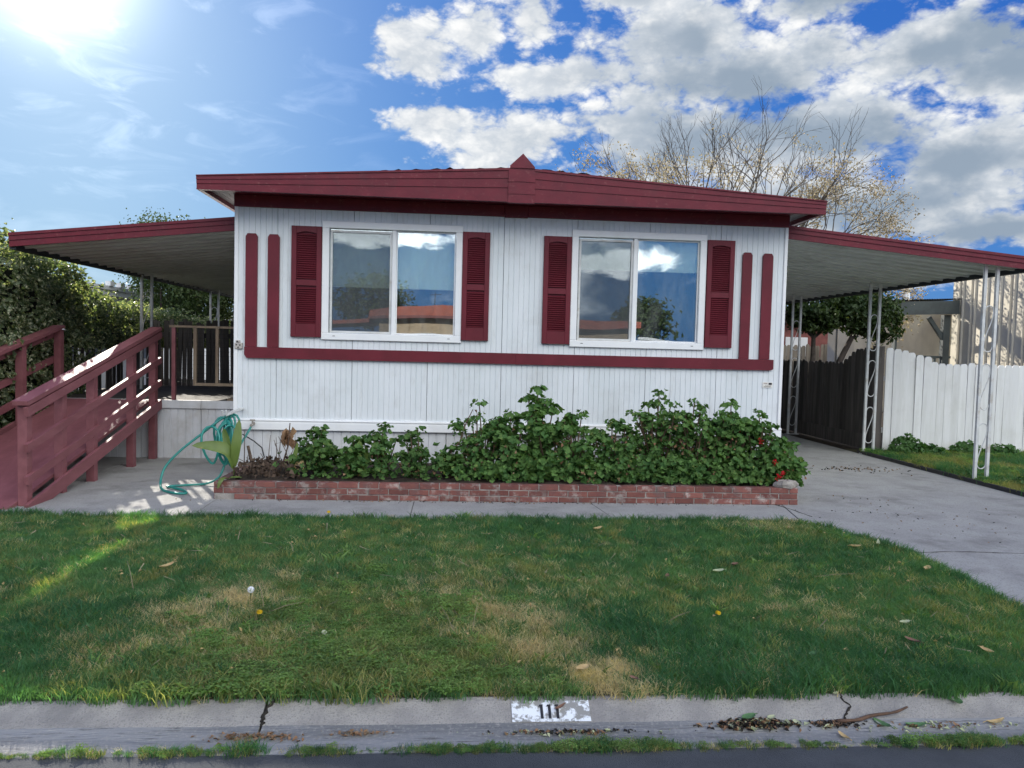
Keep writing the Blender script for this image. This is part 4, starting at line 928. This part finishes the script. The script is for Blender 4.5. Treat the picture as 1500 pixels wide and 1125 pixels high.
for i in range(30):
    xa = 10.95+i*.068; b.add([(xa, 18.6, 3.13+.05*(xa-10.95)), (xa+.034, 18.6, 3.155+.05*(xa-10.95)), (xa+.068, 18.6, 3.13+.05*(xa+.068-10.95)), (xa, 19.4, 3.13+.05*(xa-10.95)), (xa+.034, 19.4, 3.155+.05*(xa-10.95)), (xa+.068, 19.4, 3.13+.05*(xa+.068-10.95))], [(0, 1, 4, 3), (1, 2, 5, 4)])
b.build('roof_sheet', dark_metal, aw)
green_grey = mat('green_grey_paint', (.075, .09, .088), (.06, .07, .07), 4, .6)
MB().bar((10.95,18.65,2.93), (12.95,18.65,3.02), .12, .34).build('beam', green_grey, aw)
for x in (12.72, 11.35): MB().box(x-.09 if x > 12 else x-.03, x+.09 if x > 12 else x+.03, 18.72, 18.86, 0, 2.82).build('post', green_grey, aw)
MB().bar((12.25,18.79,2.75), (12.66,18.79,2.2), .08, .10).build('brace', green_grey, aw)
MB().bar((11.4,18.80,1.72), (12.9,18.80,1.72), .05, .06).build('rail', green_grey, aw)
for i in range(9): MB().bar((11.45+i*.17,18.80,1.70), (11.45+i*.17,18.80,.0), .06, .03, (0, 1, 0)).build('picket', green_grey, aw)
b = MB(); b.tube([(13.6,22,3.05),(13.6,22,3.75)], .10, 8); b.tube([(13.6,22,3.75),(13.6,22,3.95)], [.17,.10], 8); b.build('vent_pipe', far_white, bb)
tag(MB().tube([(12.5,24,0),(12.5,24,4.6)], .035, 6).build('pole', dark_metal), 'thin dark pole rising behind the corrugated awning', 'pole')
rh = thing('red_house', 'brick red lap sided house behind the evergreen trees', 'house', (16, 29, 0))
for i in range(14): MB().box(9.5,15.6,29.0-.02,29.06,.2+i*.2,.395+i*.2).build('lap_board', red_siding, rh)
b = MB(); b.prism([(9.1,2.95),(15.9,2.95),(15.9,3.05),(12.5,3.6),(9.1,3.05)], 28.6, 36); b.build('roof', roof_grit, rh); MB().box(9.5,15.6,29.07,35.5,0,2.95).build('walls', red_siding, rh)
MB().box(13.0,13.9,28.95,28.99,1.3,2.4).build('window', far_white, rh)

nb = thing('neighbor_home', 'white flat roofed mobile home showing over the ivy hedge on the left', 'mobile home', (-11, 22, 0))
MB().box(-14,-9.2,14,24,0,2.75).build('walls', far_white, nb)
MB().box(-14.3,-8.95,13.8,24.2,2.76,2.90).build('roof', far_white, nb); MB().box(-14.35,-8.90,13.75,24.25,2.90,3.0).build('roof_edge', far_white, nb)
for i in range(6): MB().box(-9.19,-9.15,14.6+i*1.6,15.7+i*1.6,1.1,2.1).build('window', room_dark, nb)
for i in range(5): MB().box(-8.99,-8.86,20.0+i*.6,20.25+i*.6,3.003,3.12).build('roof_clip', far_white, nb)
fl = thing('neighbor_home', 'pale house far behind the left carport at the end of the hedge', 'mobile home', (-9, 34, 0))
MB().box(-13,-3.5,33,40,0,2.7).build('walls', far_white, fl); MB().box(-13.4,-3.1,32.6,40.4,2.7,2.9).build('roof', under_metal, fl)

# homes and trees across the street (seen in the window glass)
ah = thing('street_home', 'tan mobile home with rust red fascia reflected in the left window', 'mobile home', (-1, -10, 0))
MB().box(-3.0,1.9,-16,-10,0,2.75).build('walls', far_tan, ah)
b = MB(); b.prism([(-3.3,2.72),(2.2,2.72),(2.2,3.05),(-.5,3.22),(-3.3,3.05)], -16.3,-9.6); b.build('fascia', far_orange, ah)
for i in range(9): MB().box(-2.2,.9,-9.96,-9.9,1.3+i*.09,1.375+i*.09).build('shutter_slat', far_white, ah)
MB().box(1.2,1.6,-9.98,-9.9,.2,2.2).build('door', far_orange, ah)
for i in range(12): MB().box(-2.98+i*.405,-2.585+i*.405,-9.995,-9.97,.05,2.70).build('wall_board', far_tan, ah)
MB().box(-2.9,-2.4,-9.96,-9.9,.9,2.1).build('window', room_dark, ah); MB().box(-3.32,2.22,-9.598,-9.57,2.70,2.80).build('trim_board', red_siding, ah)
MB().tube([(-.9,-12,3.1),(-.9,-12,3.9)], .02, 5).build('antenna', dark_metal, ah); MB().bar((-1.2,-12,3.8), (-.6,-12,3.8), .02, .02).build('antenna_bar', dark_metal, ah)
b = MB(); b.prism([(-7.5,2.25),(-3.32,2.55),(-3.32,2.72),(-7.5,2.42)], -15,-9.9); b.build('carport_roof', far_orange, ah); 
for y in (-10.2,-14.6): MB().box(-7.2,-7.1,y-.05,y+.05,0,2.26).build('post', far_orange, ah)
ah = thing('street_home', 'rust roofed mobile home reflected in the right window', 'mobile home', (6, -11, 0))
MB().box(3.4,7.0,-17,-10.4,0,2.5).build('walls', far_tan, ah); b = MB(); b.prism([(3.0,2.52),(7.2,2.52),(7.2,2.78),(3.0,2.86)], -17.3,-10.0); b.build('fascia', far_orange, ah)
for i in range(8): MB().box(7.25,11.5,-10.6+.0,-10.5,1.3+i*.115,1.39+i*.115).build('awning_slat', far_white, ah)
leafy('street_tree', 'bushy tree across the street reflected in the right window', [(8.2,-14,0),(8.2,-14,2.2)], [(8.2,-14,3.0,1.3,1.2,.9)], 2600, .2, tree_leaf)
leafy('street_tree', 'dark tree across the street reflected in the left window', [(-4.2,-19,0),(-4.2,-19,2.4)], [(-4.2,-19,3.8,1.7,1.6,1.3)], 2600, .2, tree_leaf)

# ================================================================== lawn
def clump(name, n, rad, h, w, m, lean=.5, kind='blade'):
    b = MB()
    for i in range(n):
        a = rng.uniform(0, 6.283); q = rad*math.sqrt(rng.random()); x, y = q*math.cos(a), q*math.sin(a)
        la = rng.uniform(0, 6.283); hh = h*rng.uniform(.55, 1.15); ll = lean*hh*rng.uniform(.2, 1.3); ww = w*rng.uniform(.7, 1.3); sa = rng.uniform(0, 3.14)
        sx, sy = math.cos(sa)*ww/2, math.sin(sa)*ww/2; dx, dy = math.cos(la)*ll, math.sin(la)*ll
        if kind == 'blade':
            b.add([(x-sx, y-sy, -.005), (x+sx, y+sy, -.005), (x+sx*.8+dx*.35, y+sy*.8+dy*.35, hh*.6), (x-sx*.8+dx*.35, y-sy*.8+dy*.35, hh*.6), (x+dx, y+dy, hh*.95)], [(0, 1, 2, 3), (3, 2, 4)])
        else:
            for k in range(3):
                t = la+k*2.094; c = (x+dx*.3, y+dy*.3, hh*.8); e = w*rng.uniform(.8, 1.3)
                b.add([c, (c[0]+e*math.cos(t-.5), c[1]+e*math.sin(t-.5), c[2]+.004), (c[0]+e*1.25*math.cos(t), c[1]+e*1.25*math.sin(t), c[2]-.002), (c[0]+e*math.cos(t+.5), c[1]+e*math.sin(t+.5), c[2]+.004)], [(0, 1, 2, 3)])
    o = bpy.data.objects.new(name, base_mesh(name, b, m)); return o
def scatter(name, pts, label, cat, m):
    """pts: list of (clump object, Nx5 array x,y,z,rot,scale) joined in one geometry-nodes object"""
    me = bpy.data.meshes.new(name); allp = np.concatenate([p for _, p in pts]); k = np.concatenate([np.full(len(p), i) for i, (_, p) in enumerate(pts)])
    me.vertices.add(len(allp)); me.vertices.foreach_set('co', allp[:, :3].astype(np.float32).reshape(-1))
    for nm, arr, ty in (('rot', allp[:, 3], 'FLOAT'), ('scl', allp[:, 4], 'FLOAT'), ('sort', k, 'INT')):
        at_ = me.attributes.new(nm, ty, 'POINT'); at_.data.foreach_set('value', arr.astype(np.int32 if ty == 'INT' else np.float32))
    o = bpy.data.objects.new(name, me); link(o); tag(o, label, cat, kind='stuff')
    g = bpy.data.node_groups.new(name, 'GeometryNodeTree'); g.interface.new_socket('Geometry', in_out='INPUT', socket_type='NodeSocketGeometry'); g.interface.new_socket('Geometry', in_out='OUTPUT', socket_type='NodeSocketGeometry')
    gi = g.nodes.new('NodeGroupInput'); go = g.nodes.new('NodeGroupOutput'); jn = g.nodes.new('GeometryNodeJoinGeometry')
    def attr(nm, ty): n = g.nodes.new('GeometryNodeInputNamedAttribute'); n.data_type = ty; n.inputs['Name'].default_value = nm; return n.outputs['Attribute']
    ro = N(g, 'ShaderNodeCombineXYZ'); g.links.new(attr('rot', 'FLOAT'), ro.inputs['Z']); so_ = attr('sort', 'INT'); sc = attr('scl', 'FLOAT')
    for i, (ob_, _) in enumerate(pts):
        oi = g.nodes.new('GeometryNodeObjectInfo'); oi.inputs['Object'].default_value = ob_; oi.inputs['As Instance'].default_value = True
        cp = g.nodes.new('FunctionNodeCompare'); cp.data_type = 'INT'; cp.operation = 'EQUAL'
        ins_ = [s for s in cp.inputs if s.type == 'INT']; g.links.new(so_, ins_[0]); ins_[1].default_value = i
        ip = g.nodes.new('GeometryNodeInstanceOnPoints'); g.links.new(gi.outputs[0], ip.inputs['Points']); g.links.new(cp.outputs[0], ip.inputs['Selection'])
        g.links.new(oi.outputs['Geometry'], ip.inputs['Instance']); g.links.new(ro.outputs[0], ip.inputs['Rotation']); g.links.new(sc, ip.inputs['Scale']); g.links.new(ip.outputs[0], jn.inputs[0])
    g.links.new(jn.outputs[0], go.inputs[0]); md = o.modifiers.new('grow', 'NODES'); md.node_group = g
    return o
cl_grass = [clump('grass_tuft', 26, .05, .052, .0042, grass_m, .7), clump('grass_tuft', 26, .05, .046, .0042, grass_m, 1.0)]
cl_lush = clump('lush_tuft', 26, .05, .080, .0042, lush_m, .8)
cl_dry = clump('dry_tuft', 24, .05, .055, .0036, dry_m, 1.5)
cl_clover = clump('clover_tuft', 20, .06, .06, .014, clover_m, .6, 'clover')
cl_yel = clump('yellow_tuft', 24, .05, .07, .004, yell_m, .9)
cl_broad = clump('broad_tuft', 9, .03, .075, .016, clover_m, 1.1)
def xr(y): return np.interp(y, [3.46,4.6,5.95,6.6,6.9,7.1,7.2], [3.72,3.80,3.90,3.74,3.60,3.46,3.32])
def h2(x, y, s, o=0): return np.sin(x*s+o)*np.sin(y*s*1.13+o*2)+.5*np.sin(x*s*2.3+y*s*1.7+o)+.35*np.sin(x*s*4.7-y*s*3.1+2*o)
n = 64000; x = rng.uniform(-9.5, 4.0, n); y = 3.475+(7.15-3.475)*rng.random(n)**1.05+.02*np.sin(x*11)*np.sin(x*4.3)
dens_ = np.clip(1.15-(y-3.5)/7, .55, 1); keep = (x < xr(y)-.02) & (rng.random(n) < dens_) & (np.abs(x-.9) < 2.2+y*.72+1.0); x, y = x[keep], y[keep]; n = len(x)
ctr = [(.22,4.62,.25,.8),(.35,4.42,.22,1),(.5,4.2,.22,1),(.6,4.02,.2,1),(.75,3.82,.22,1),(.1,4.5,.5,.4),(-.45,4.75,.5,.25),(.55,4.55,.3,.5),(-1.0,4.1,.35,.6),(.45,4.15,.4,.9),(.85,3.75,.35,.9),(-1.5,4.45,.4,.75),(1.0,5.2,.3,.2),(2.2,4.6,.3,.25),(-1.2,5.1,.3,.3),(-1.35,4.75,.34,.9),(-1.55,4.2,.32,.8),(-1.15,4.35,.22,.5),(.42,4.35,.34,.95),(.62,3.98,.30,1),(.78,3.70,.34,1),(-.05,4.75,.4,.4),(3.05,6.95,.35,.6),(-1.9,4.0,.25,.5),(.98,3.6,.2,.6),(1.7,3.75,.3,.35),(2.35,4.25,.35,.4),(.2,5.3,.5,.25),(-.9,3.75,.2,.3)]
pd_ = np.zeros(n)
for cx, cy, rr, w in ctr: pd_ = np.maximum(pd_, w*np.exp(-(((x-cx)/rr)**2+((y-cy)/rr)**2)*1.2))
pd_ = np.clip(pd_*(.85+.5*h2(x, y, 9, 1.1)), 0, 1)*.95+.04
pc = np.zeros(n)
for cx, cy, rr, w in [(-.75,3.85,.55,1),(-.35,3.8,.5,.9),(-.5,4.35,.5,.8),(0,3.75,.35,.7),(-.2,4.5,.45,.45),(-1.1,3.65,.3,.6)]: pc = np.maximum(pc, w*np.exp(-(((x-cx)/rr)**2+((y-cy)/rr)**2)))
pl_ = np.zeros(n)
for cx, cy, rr, w in [(1.15,4.15,.36,1),(1.45,3.75,.5,.9),(2.3,3.75,.42,1),(2.05,4.0,.3,.7),(.95,6.95,.5,.6),(2.9,5.9,.5,.5),(-2.3,4.1,.6,.5),(1.9,6.4,.5,.4),(2.6,3.6,.4,.7)]: pl_ = np.maximum(pl_, w*np.exp(-(((x-cx)/rr)**2+((y-cy)/rr)**2)*.9))
edge = (y > 7.02) | (x > xr(y)-.12)
pl_ = np.where(edge, np.maximum(pl_, .55), pl_)
u = rng.random(n); kd = np.zeros(n, int); kd[rng.random(n) < .5] = 1
kd[(u < pl_*.8)] = 2; kd[(rng.random(n) < pc*.62*np.clip(.55+.6*h2(x, y, 5, .2), .1, 1))] = 4; kd[(rng.random(n) < pd_)] = 3; kd[(rng.random(n) < .012+.05*pc)] = 6
kd[(rng.random(n) < .03+.12*np.clip(h2(x, y, 3.1, .4), 0, 1)+.5*pc) & (kd < 2)] = 5
arr = np.c_[x, y, np.full(n, .0), rng.uniform(0, 6.28, n), rng.uniform(.7, 1.2, n)*(1+.22*h2(x, y, 2.6, .3)*.6)]
objs = [cl_grass[0], cl_grass[1], cl_lush, cl_dry, cl_clover, cl_yel, cl_broad]
scatter('lawn', [(o, arr[kd == i]) for i, o in enumerate(objs)], 'shaded green front lawn with dry patches and clover', 'lawn', None)
# turf sheet the grass roots in
b = MB(); ys = np.linspace(3.48, 7.18, 24)
for yv in ys: b.v += [(-12, yv, .003), (float(xr(yv)), yv, .003)]
b.f = [(2*i, 2*i+1, 2*i+3, 2*i+2) for i in range(len(ys)-1)]; struct('lawn_soil', b, turf, 'earth under the front lawn')
# strip right of the drive
n = 9000; x = rng.uniform(7.0, 12.5, n); y = rng.uniform(3.7, 12.45, n); keep = (y > 6.5); x, y = x[keep], y[keep]; n = len(x)
kd = np.where(rng.random(n) < np.clip(.35+.5*h2(x, y, 2.2, .9)+.25*(x > 7.5), .1, .9), 1, 0); kd[rng.random(n) < np.where(y > 11.9, .5, .10)] = 2
arr = np.c_[x, y, np.zeros(n), rng.uniform(0, 6.28, n), rng.uniform(1.1, 1.9, n)]
scatter('side_grass', [(o, arr[kd == i]) for i, o in enumerate((cl_lush, cl_yel, cl_clover))], 'rough yellow green grass strip between driveway edging and white fence', 'grass', None)
b = MB(); b.add([(7.0,3.6,.003),(14,3.6,.003),(14,13,.003),(7.0,13,.003)], [(0,1,2,3)]); struct('side_strip_soil', b, turf, 'earth under the right grass strip')
# weeds in the joint between gutter and asphalt
n = 4200; x = rng.uniform(-6, 7, n); dn_ = .62+.5*h2(x, x*0, 2.3, .8)+.3*np.sin(x*9); keep = rng.random(n) < np.clip(dn_, .3, 1); x = x[keep]; n = len(x)
arr = np.c_[x, rng.normal(3.176, .012, n), np.full(n, -.094), rng.uniform(0, 6.28, n), rng.uniform(.24, .52, n)*(1+.4*h2(x, x*0, 3.7, 2))]
kd = rng.choice([0, 1, 2, 3], n, p=[.38, .22, .22, .18])
scatter('gutter_weeds', [(o, arr[kd == i]) for i, o in enumerate((cl_lush, cl_yel, cl_clover, cl_dry))], 'thin line of green weeds between gutter and asphalt', 'weeds', None)
# cracks with weeds across the kerb, debris piles
def litter(name, label, x, y, z, rx, ry, n, mats_, hmax=.012, size=(.012, .03)):
    root = thing(name, label, 'debris', (x, y, z))
    for mm, fr in mats_:
        k = int(n*fr); q = rng.normal(size=(k, 2))*.5; P = np.c_[x+rx*q[:, 0], y+ry*q[:, 1], z+.004+hmax*rng.random(k)*np.exp(-(q**2).sum(1))]
        cards('leaf_litter', P, rng.normal(0, .35, (k, 3))+[0, 0, 1], rng.uniform(*size, k), mm, root, 'stuff', 'leaf' if mm is not straw else 'blade', .5)
    return root
crk = mat('crack_dirt', (.035, .03, .025), (.02, .018, .015), 20, .95)
litter('debris_pile', 'flat pile of tan clippings in the gutter left of the house number', -.85, 3.285, -.082, .22, .035, 420, [(straw, .7), (dead_leaf, .3)])
litter('debris_pile', 'small patch of tan clippings in the gutter nearer the house number', -.40, 3.30, -.08, .12, .022, 200, [(straw, .7), (dead_leaf, .3)])
litter('debris_pile', 'dark leaf and dirt pile in the gutter right of the house number', 1.42, 3.325, -.074, .20, .045, 520, [(crk, .6), (dead_leaf, .25), (pale_leaf, .15)], .02, (.012, .04))
litter('debris_pile', 'thin line of scraps in the gutter below the house number', .55, 3.29, -.082, .40, .022, 170, [(crk, .5), (dead_leaf, .3), (pale_leaf, .2)])
litter('debris_pile', 'dirt gathered around the curved root in the kerb crack', 1.80, 3.32, -.074, .13, .035, 160, [(crk, .7), (dead_leaf, .3)])
litter('debris_pile', 'scattered leaf scraps in the right gutter under the green leaves', 2.3, 3.30, -.08, .5, .045, 110, [(dead_leaf, .5), (pale_leaf, .5)])
def crack(lab, pts, w):
    b = MB(); pp = []
    for p, q in zip(pts, pts[1:]):
        for k in range(5): f = k/5; pp.append((p[0]+(q[0]-p[0])*f+rng.normal(0, .0045), p[1]+(q[1]-p[1])*f, p[2]+(q[2]-p[2])*f))
    pp.append(pts[-1]); b.tube([(x, y-.0015, z) for x, y, z in pp], [w*rng.uniform(.5, 1.2) for _ in pp], 5); tag(b.build('crack_fill', crk), lab, 'crack')
crack('thin irregular crack crossing the driveway beside the lawn', [(3.75,6.02,.003),(4.3,6.10,.003),(5.0,6.03,.003),(5.8,6.13,.003),(6.9,6.07,.003)], .005)
crack('short dark crack in the path off the planter right corner', [(3.55,8.0,.003),(3.62,7.75,.003),(3.68,7.4,.003)], .005)
crack('dark weedy crack across the kerb left of the house number', [(-.81,3.50,.002),(-.812,3.455,-.004),(-.835,3.40,-.035),(-.838,3.355,-.060)], .009)
crack('branching crack in the kerb above the curved stick', [(1.915,3.49,.002),(1.905,3.452,-.005),(1.925,3.41,-.029),(1.88,3.37,-.051),(1.865,3.335,-.066)], .006)
tag(MB().tube(spline([(1.82,3.335,-.062),(1.92,3.325,-.052),(2.0,3.345,-.042),(2.12,3.36,-.035),(2.20,3.385,-.022)], 14), [(.0105-.00045*i)*rng.uniform(.75, 1.2) for i in range(15)], 6).build('root', mat('root_brown', (.13, .075, .048), (.08, .048, .032), 30, .8), smooth=True), 'curved brown stick lying in the gutter at the right', 'stick')

# fallen leaves: each one a small curled blade lying where the photo shows it
def fallen(x, y, z, L, w, m, label, rot=None, curl=.25):
    a = rng.uniform(0, 6.28) if rot is None else rot; b = MB(); k = 6
    for i in range(k+1):
        t = i/k; ww = w*math.sin(math.pi*(.06+.88*t))**.8; s = (t-.5)*L; zz = curl*L*(2*t-1)**2*.6
        for j in (-1, 0, 1): px, py = s, j*ww/2; b.v.append((x+px*math.cos(a)-py*math.sin(a), y+px*math.sin(a)+py*math.cos(a), z+zz+(abs(j)*ww*.28)))
    for i in range(k): b.f += [(3*i, 3*i+1, 3*i+4, 3*i+3), (3*i+1, 3*i+2, 3*i+5, 3*i+4)]
    b.tube([(x-L*.5*math.cos(a), y-L*.5*math.sin(a), z+curl*L*.6), (x-L*.72*math.cos(a), y-L*.72*math.sin(a), z+curl*L*.5)], .002, 4)
    return tag(b.build('fallen_leaf', m, smooth=True), label, 'leaf', 'leaves fallen on lawn and gutter')
FL = [(1.295,6.594,.12,.05,tan_leaf,'tan leaf at the top of the lawn in front of the dense geraniums'),(1.953,5.32,.10,.05,pale_leaf,'pale cream leaf on the lawn right of centre'),(2.142,5.494,.08,.05,brown_leaf,'small brown leaf just above the pale cream one on the lawn'),
 (3.398,6.043,.10,.05,tan_leaf,'tan leaf near the top of the curved lawn edge'),(3.616,5.406,.11,.05,tan_leaf,'tan leaf on the lawn close to the middle of the driveway edge'),(3.66,6.15,.16,.03,pale_leaf,'long pale leaf on the lawn rim by the driveway'),(-2.006,5.393,.13,.05,tan_leaf,'tan curled leaf on the left of the lawn'),
 (-.695,4.143,.06,.03,pale_leaf,'small pale leaf in the clover patch'),(.665,3.659,.085,.05,tan_leaf,'large golden leaf on the dry grass above the house number'),(.90,3.55,.05,.03,brown_leaf,'little brown leaf near the kerb right of the golden leaf'),(1.94,3.826,.065,.035,green_leaf,'light green leaf on the grass above the right debris pile'),
 (1.465,3.60,.05,.03,brown_leaf,'brown leaf at the lawn foot above the dark debris pile'),(1.536,5.203,.08,.03,brown_leaf,'brown leaf fragment in the middle of the right lawn'),(2.742,4.286,.08,.04,pale_leaf,'pale leaf scrap in the lawn below the straw'),(2.612,4.004,.09,.04,brown_leaf,'pinkish brown leaf near the right lawn foot'),(2.95,3.86,.08,.04,tan_leaf,'tan leaf at the far right lawn foot')]
for f in FL: fallen(f[0], f[1], .052, f[2], f[3], f[4], f[5])
GL = [(1.73,3.60,-.0,.045,.02,tan_leaf,'orange tan leaf on the kerb top right of centre'),(1.886,3.47,.006,.04,.02,pale_leaf,'small pale leaf on the kerb top beside the crack'),(1.625,3.325,-.066,.05,.03,pale_leaf,'pale green leaf standing in the gutter by the dark pile'),(1.40,3.345,-.05,.085,.045,green_leaf,'green leaf lying on the dark debris pile'),(1.51,3.345,-.05,.05,.03,pale_leaf,'cream leaf on the right of the dark debris pile'),
 (2.032,3.312,-.072,.09,.04,green_leaf,'green leaf in the gutter right of the curved stick'),(2.19,3.30,-.075,.10,.04,green_leaf,'larger pale green leaf further right in the gutter'),(2.47,3.42,-.018,.085,.05,green_leaf,'dark green leaf on the sloping kerb at the right'),(2.60,3.32,-.072,.11,.03,tan_leaf,'long tan leaf in the gutter at the far right'),(1.80,3.225,-.08,.07,.025,tan_leaf,'tan leaf in the gutter just above the weed line'),
 (.515,3.405,-.020,.075,.022,brown_leaf,'brown curled leaf lying on the painted house number'),(1.77,3.30,-.07,.05,.025,pale_leaf,'small pale leaf at the foot of the curved stick'),(.655,3.285,-.078,.03,.02,pale_leaf,'tiny cream leaf in the gutter below the number block'),(.36,3.29,-.078,.028,.014,pale_leaf,'white speck leaf in the gutter left below the number')]
for f in GL: fallen(f[0], f[1], f[2], f[3], f[4], f[5], f[6])
P = np.c_[rng.uniform(-4, 3.6, 420), rng.uniform(3.55, 6.9, 420), rng.uniform(.03, .06, 420)]
sc_ = thing('lawn_litter', 'fine dry leaf and straw crumbs sprinkled through the lawn', 'debris', (0, 5, 0))
cards('leaf_litter', P[:230], rng.normal(0, .4, (230, 3))+[0, 0, 1], rng.uniform(.012, .034, 230), tan_leaf, sc_, 'stuff', 'leaf', .8); cards('straw_bits', P[230:], rng.normal(0, .3, (190, 3))+[0, 0, 1], rng.uniform(.05, .14, 190), straw, sc_, 'stuff', 'blade', .3)
litter('debris_pile', 'few dark leaf crumbs on the driveway beside the second scroll post', 5.9, 10.6, .004, .7, .35, 90, [(crk, .5), (dead_leaf, .5)], .01, (.02, .05))
litter('debris_pile', 'scattered leaf crumbs on the driveway near the lawn curve', 4.7, 7.4, .004, 1.0, 1.2, 90, [(dead_leaf, .6), (crk, .4)], .008, (.012, .03))
litter('debris_pile', 'dirt and leaf crumbs along the foot of the brick planter', .6, 7.93, .004, 3.0, .05, 260, [(crk, .6), (dead_leaf, .4)], .008, (.01, .03))
# dandelions
def dandelion(x, y, kind, label):
    root = thing('dandelion', label, 'flower', (x, y, 0), 'dandelions in the lawn'); h = .11 if kind == 'seed' else .075
    MB().tube([(x, y, 0), (x+.004, y, h)], .0018, 5).build('stalk', weed_leaf, root)
    k = 90 if kind == 'seed' else 40; q = rng.normal(size=(k, 3)); q /= np.linalg.norm(q, axis=1)[:, None]
    if kind != 'seed': q[:, 2] = np.abs(q[:, 2])*.5
    r_ = .019 if kind == 'seed' else .014
    cards('seed_head' if kind == 'seed' else 'flower_head', np.array((x+.004, y, h))+q*r_, q, .009 if kind == 'seed' else .014, bright_white if kind == 'seed' else mat('yellow_petal', (.75, .5, .02), None, 5, .6), root, None, 'round', .3)
dandelion(-1.25, 4.72, 'seed', 'white dandelion seed head left of centre in the lawn'); dandelion(-1.12, 4.42, 'f', 'yellow dandelion flower just below the white seed head')
dandelion(-1.17, 7.1, 'f', 'yellow dandelion flower at the path edge on the left'); dandelion(1.62, 4.4, 'f', 'yellow flower in the right half of the lawn')
def straws(x, y, dx, dy, dz, label):
    tag(MB().tube([(x, y, .04), (x+dx*.5, y+dy*.5, .05+dz*.6), (x+dx, y+dy, .05+dz)], [.0022,.0018,.0012], 4).build('grass_stalk', straw), label, 'grass stalk', 'dry stalks in the lawn')
straws(-2.05,4.95,-.06,.05,.16,'dry stalk standing alone on the left of the lawn'); straws(-1.12,4.55,-.06,.1,.13,'dry stalk leaning beside the white seed head'); straws(-1.1,4.5,.22,.03,.05,'bent dry stalk right of the yellow dandelion')
straws(.02,4.2,-.08,.05,.12,'left of the two leaning stalks in mid lawn'); straws(.12,4.15,.03,.04,.15,'upright dry stalk in mid lawn'); straws(2.65,5.25,.30,-.02,.02,'long pale straw lying on the right lawn'); straws(1.3,4.35,.14,.03,.04,'arching pale stalk in the right lawn')
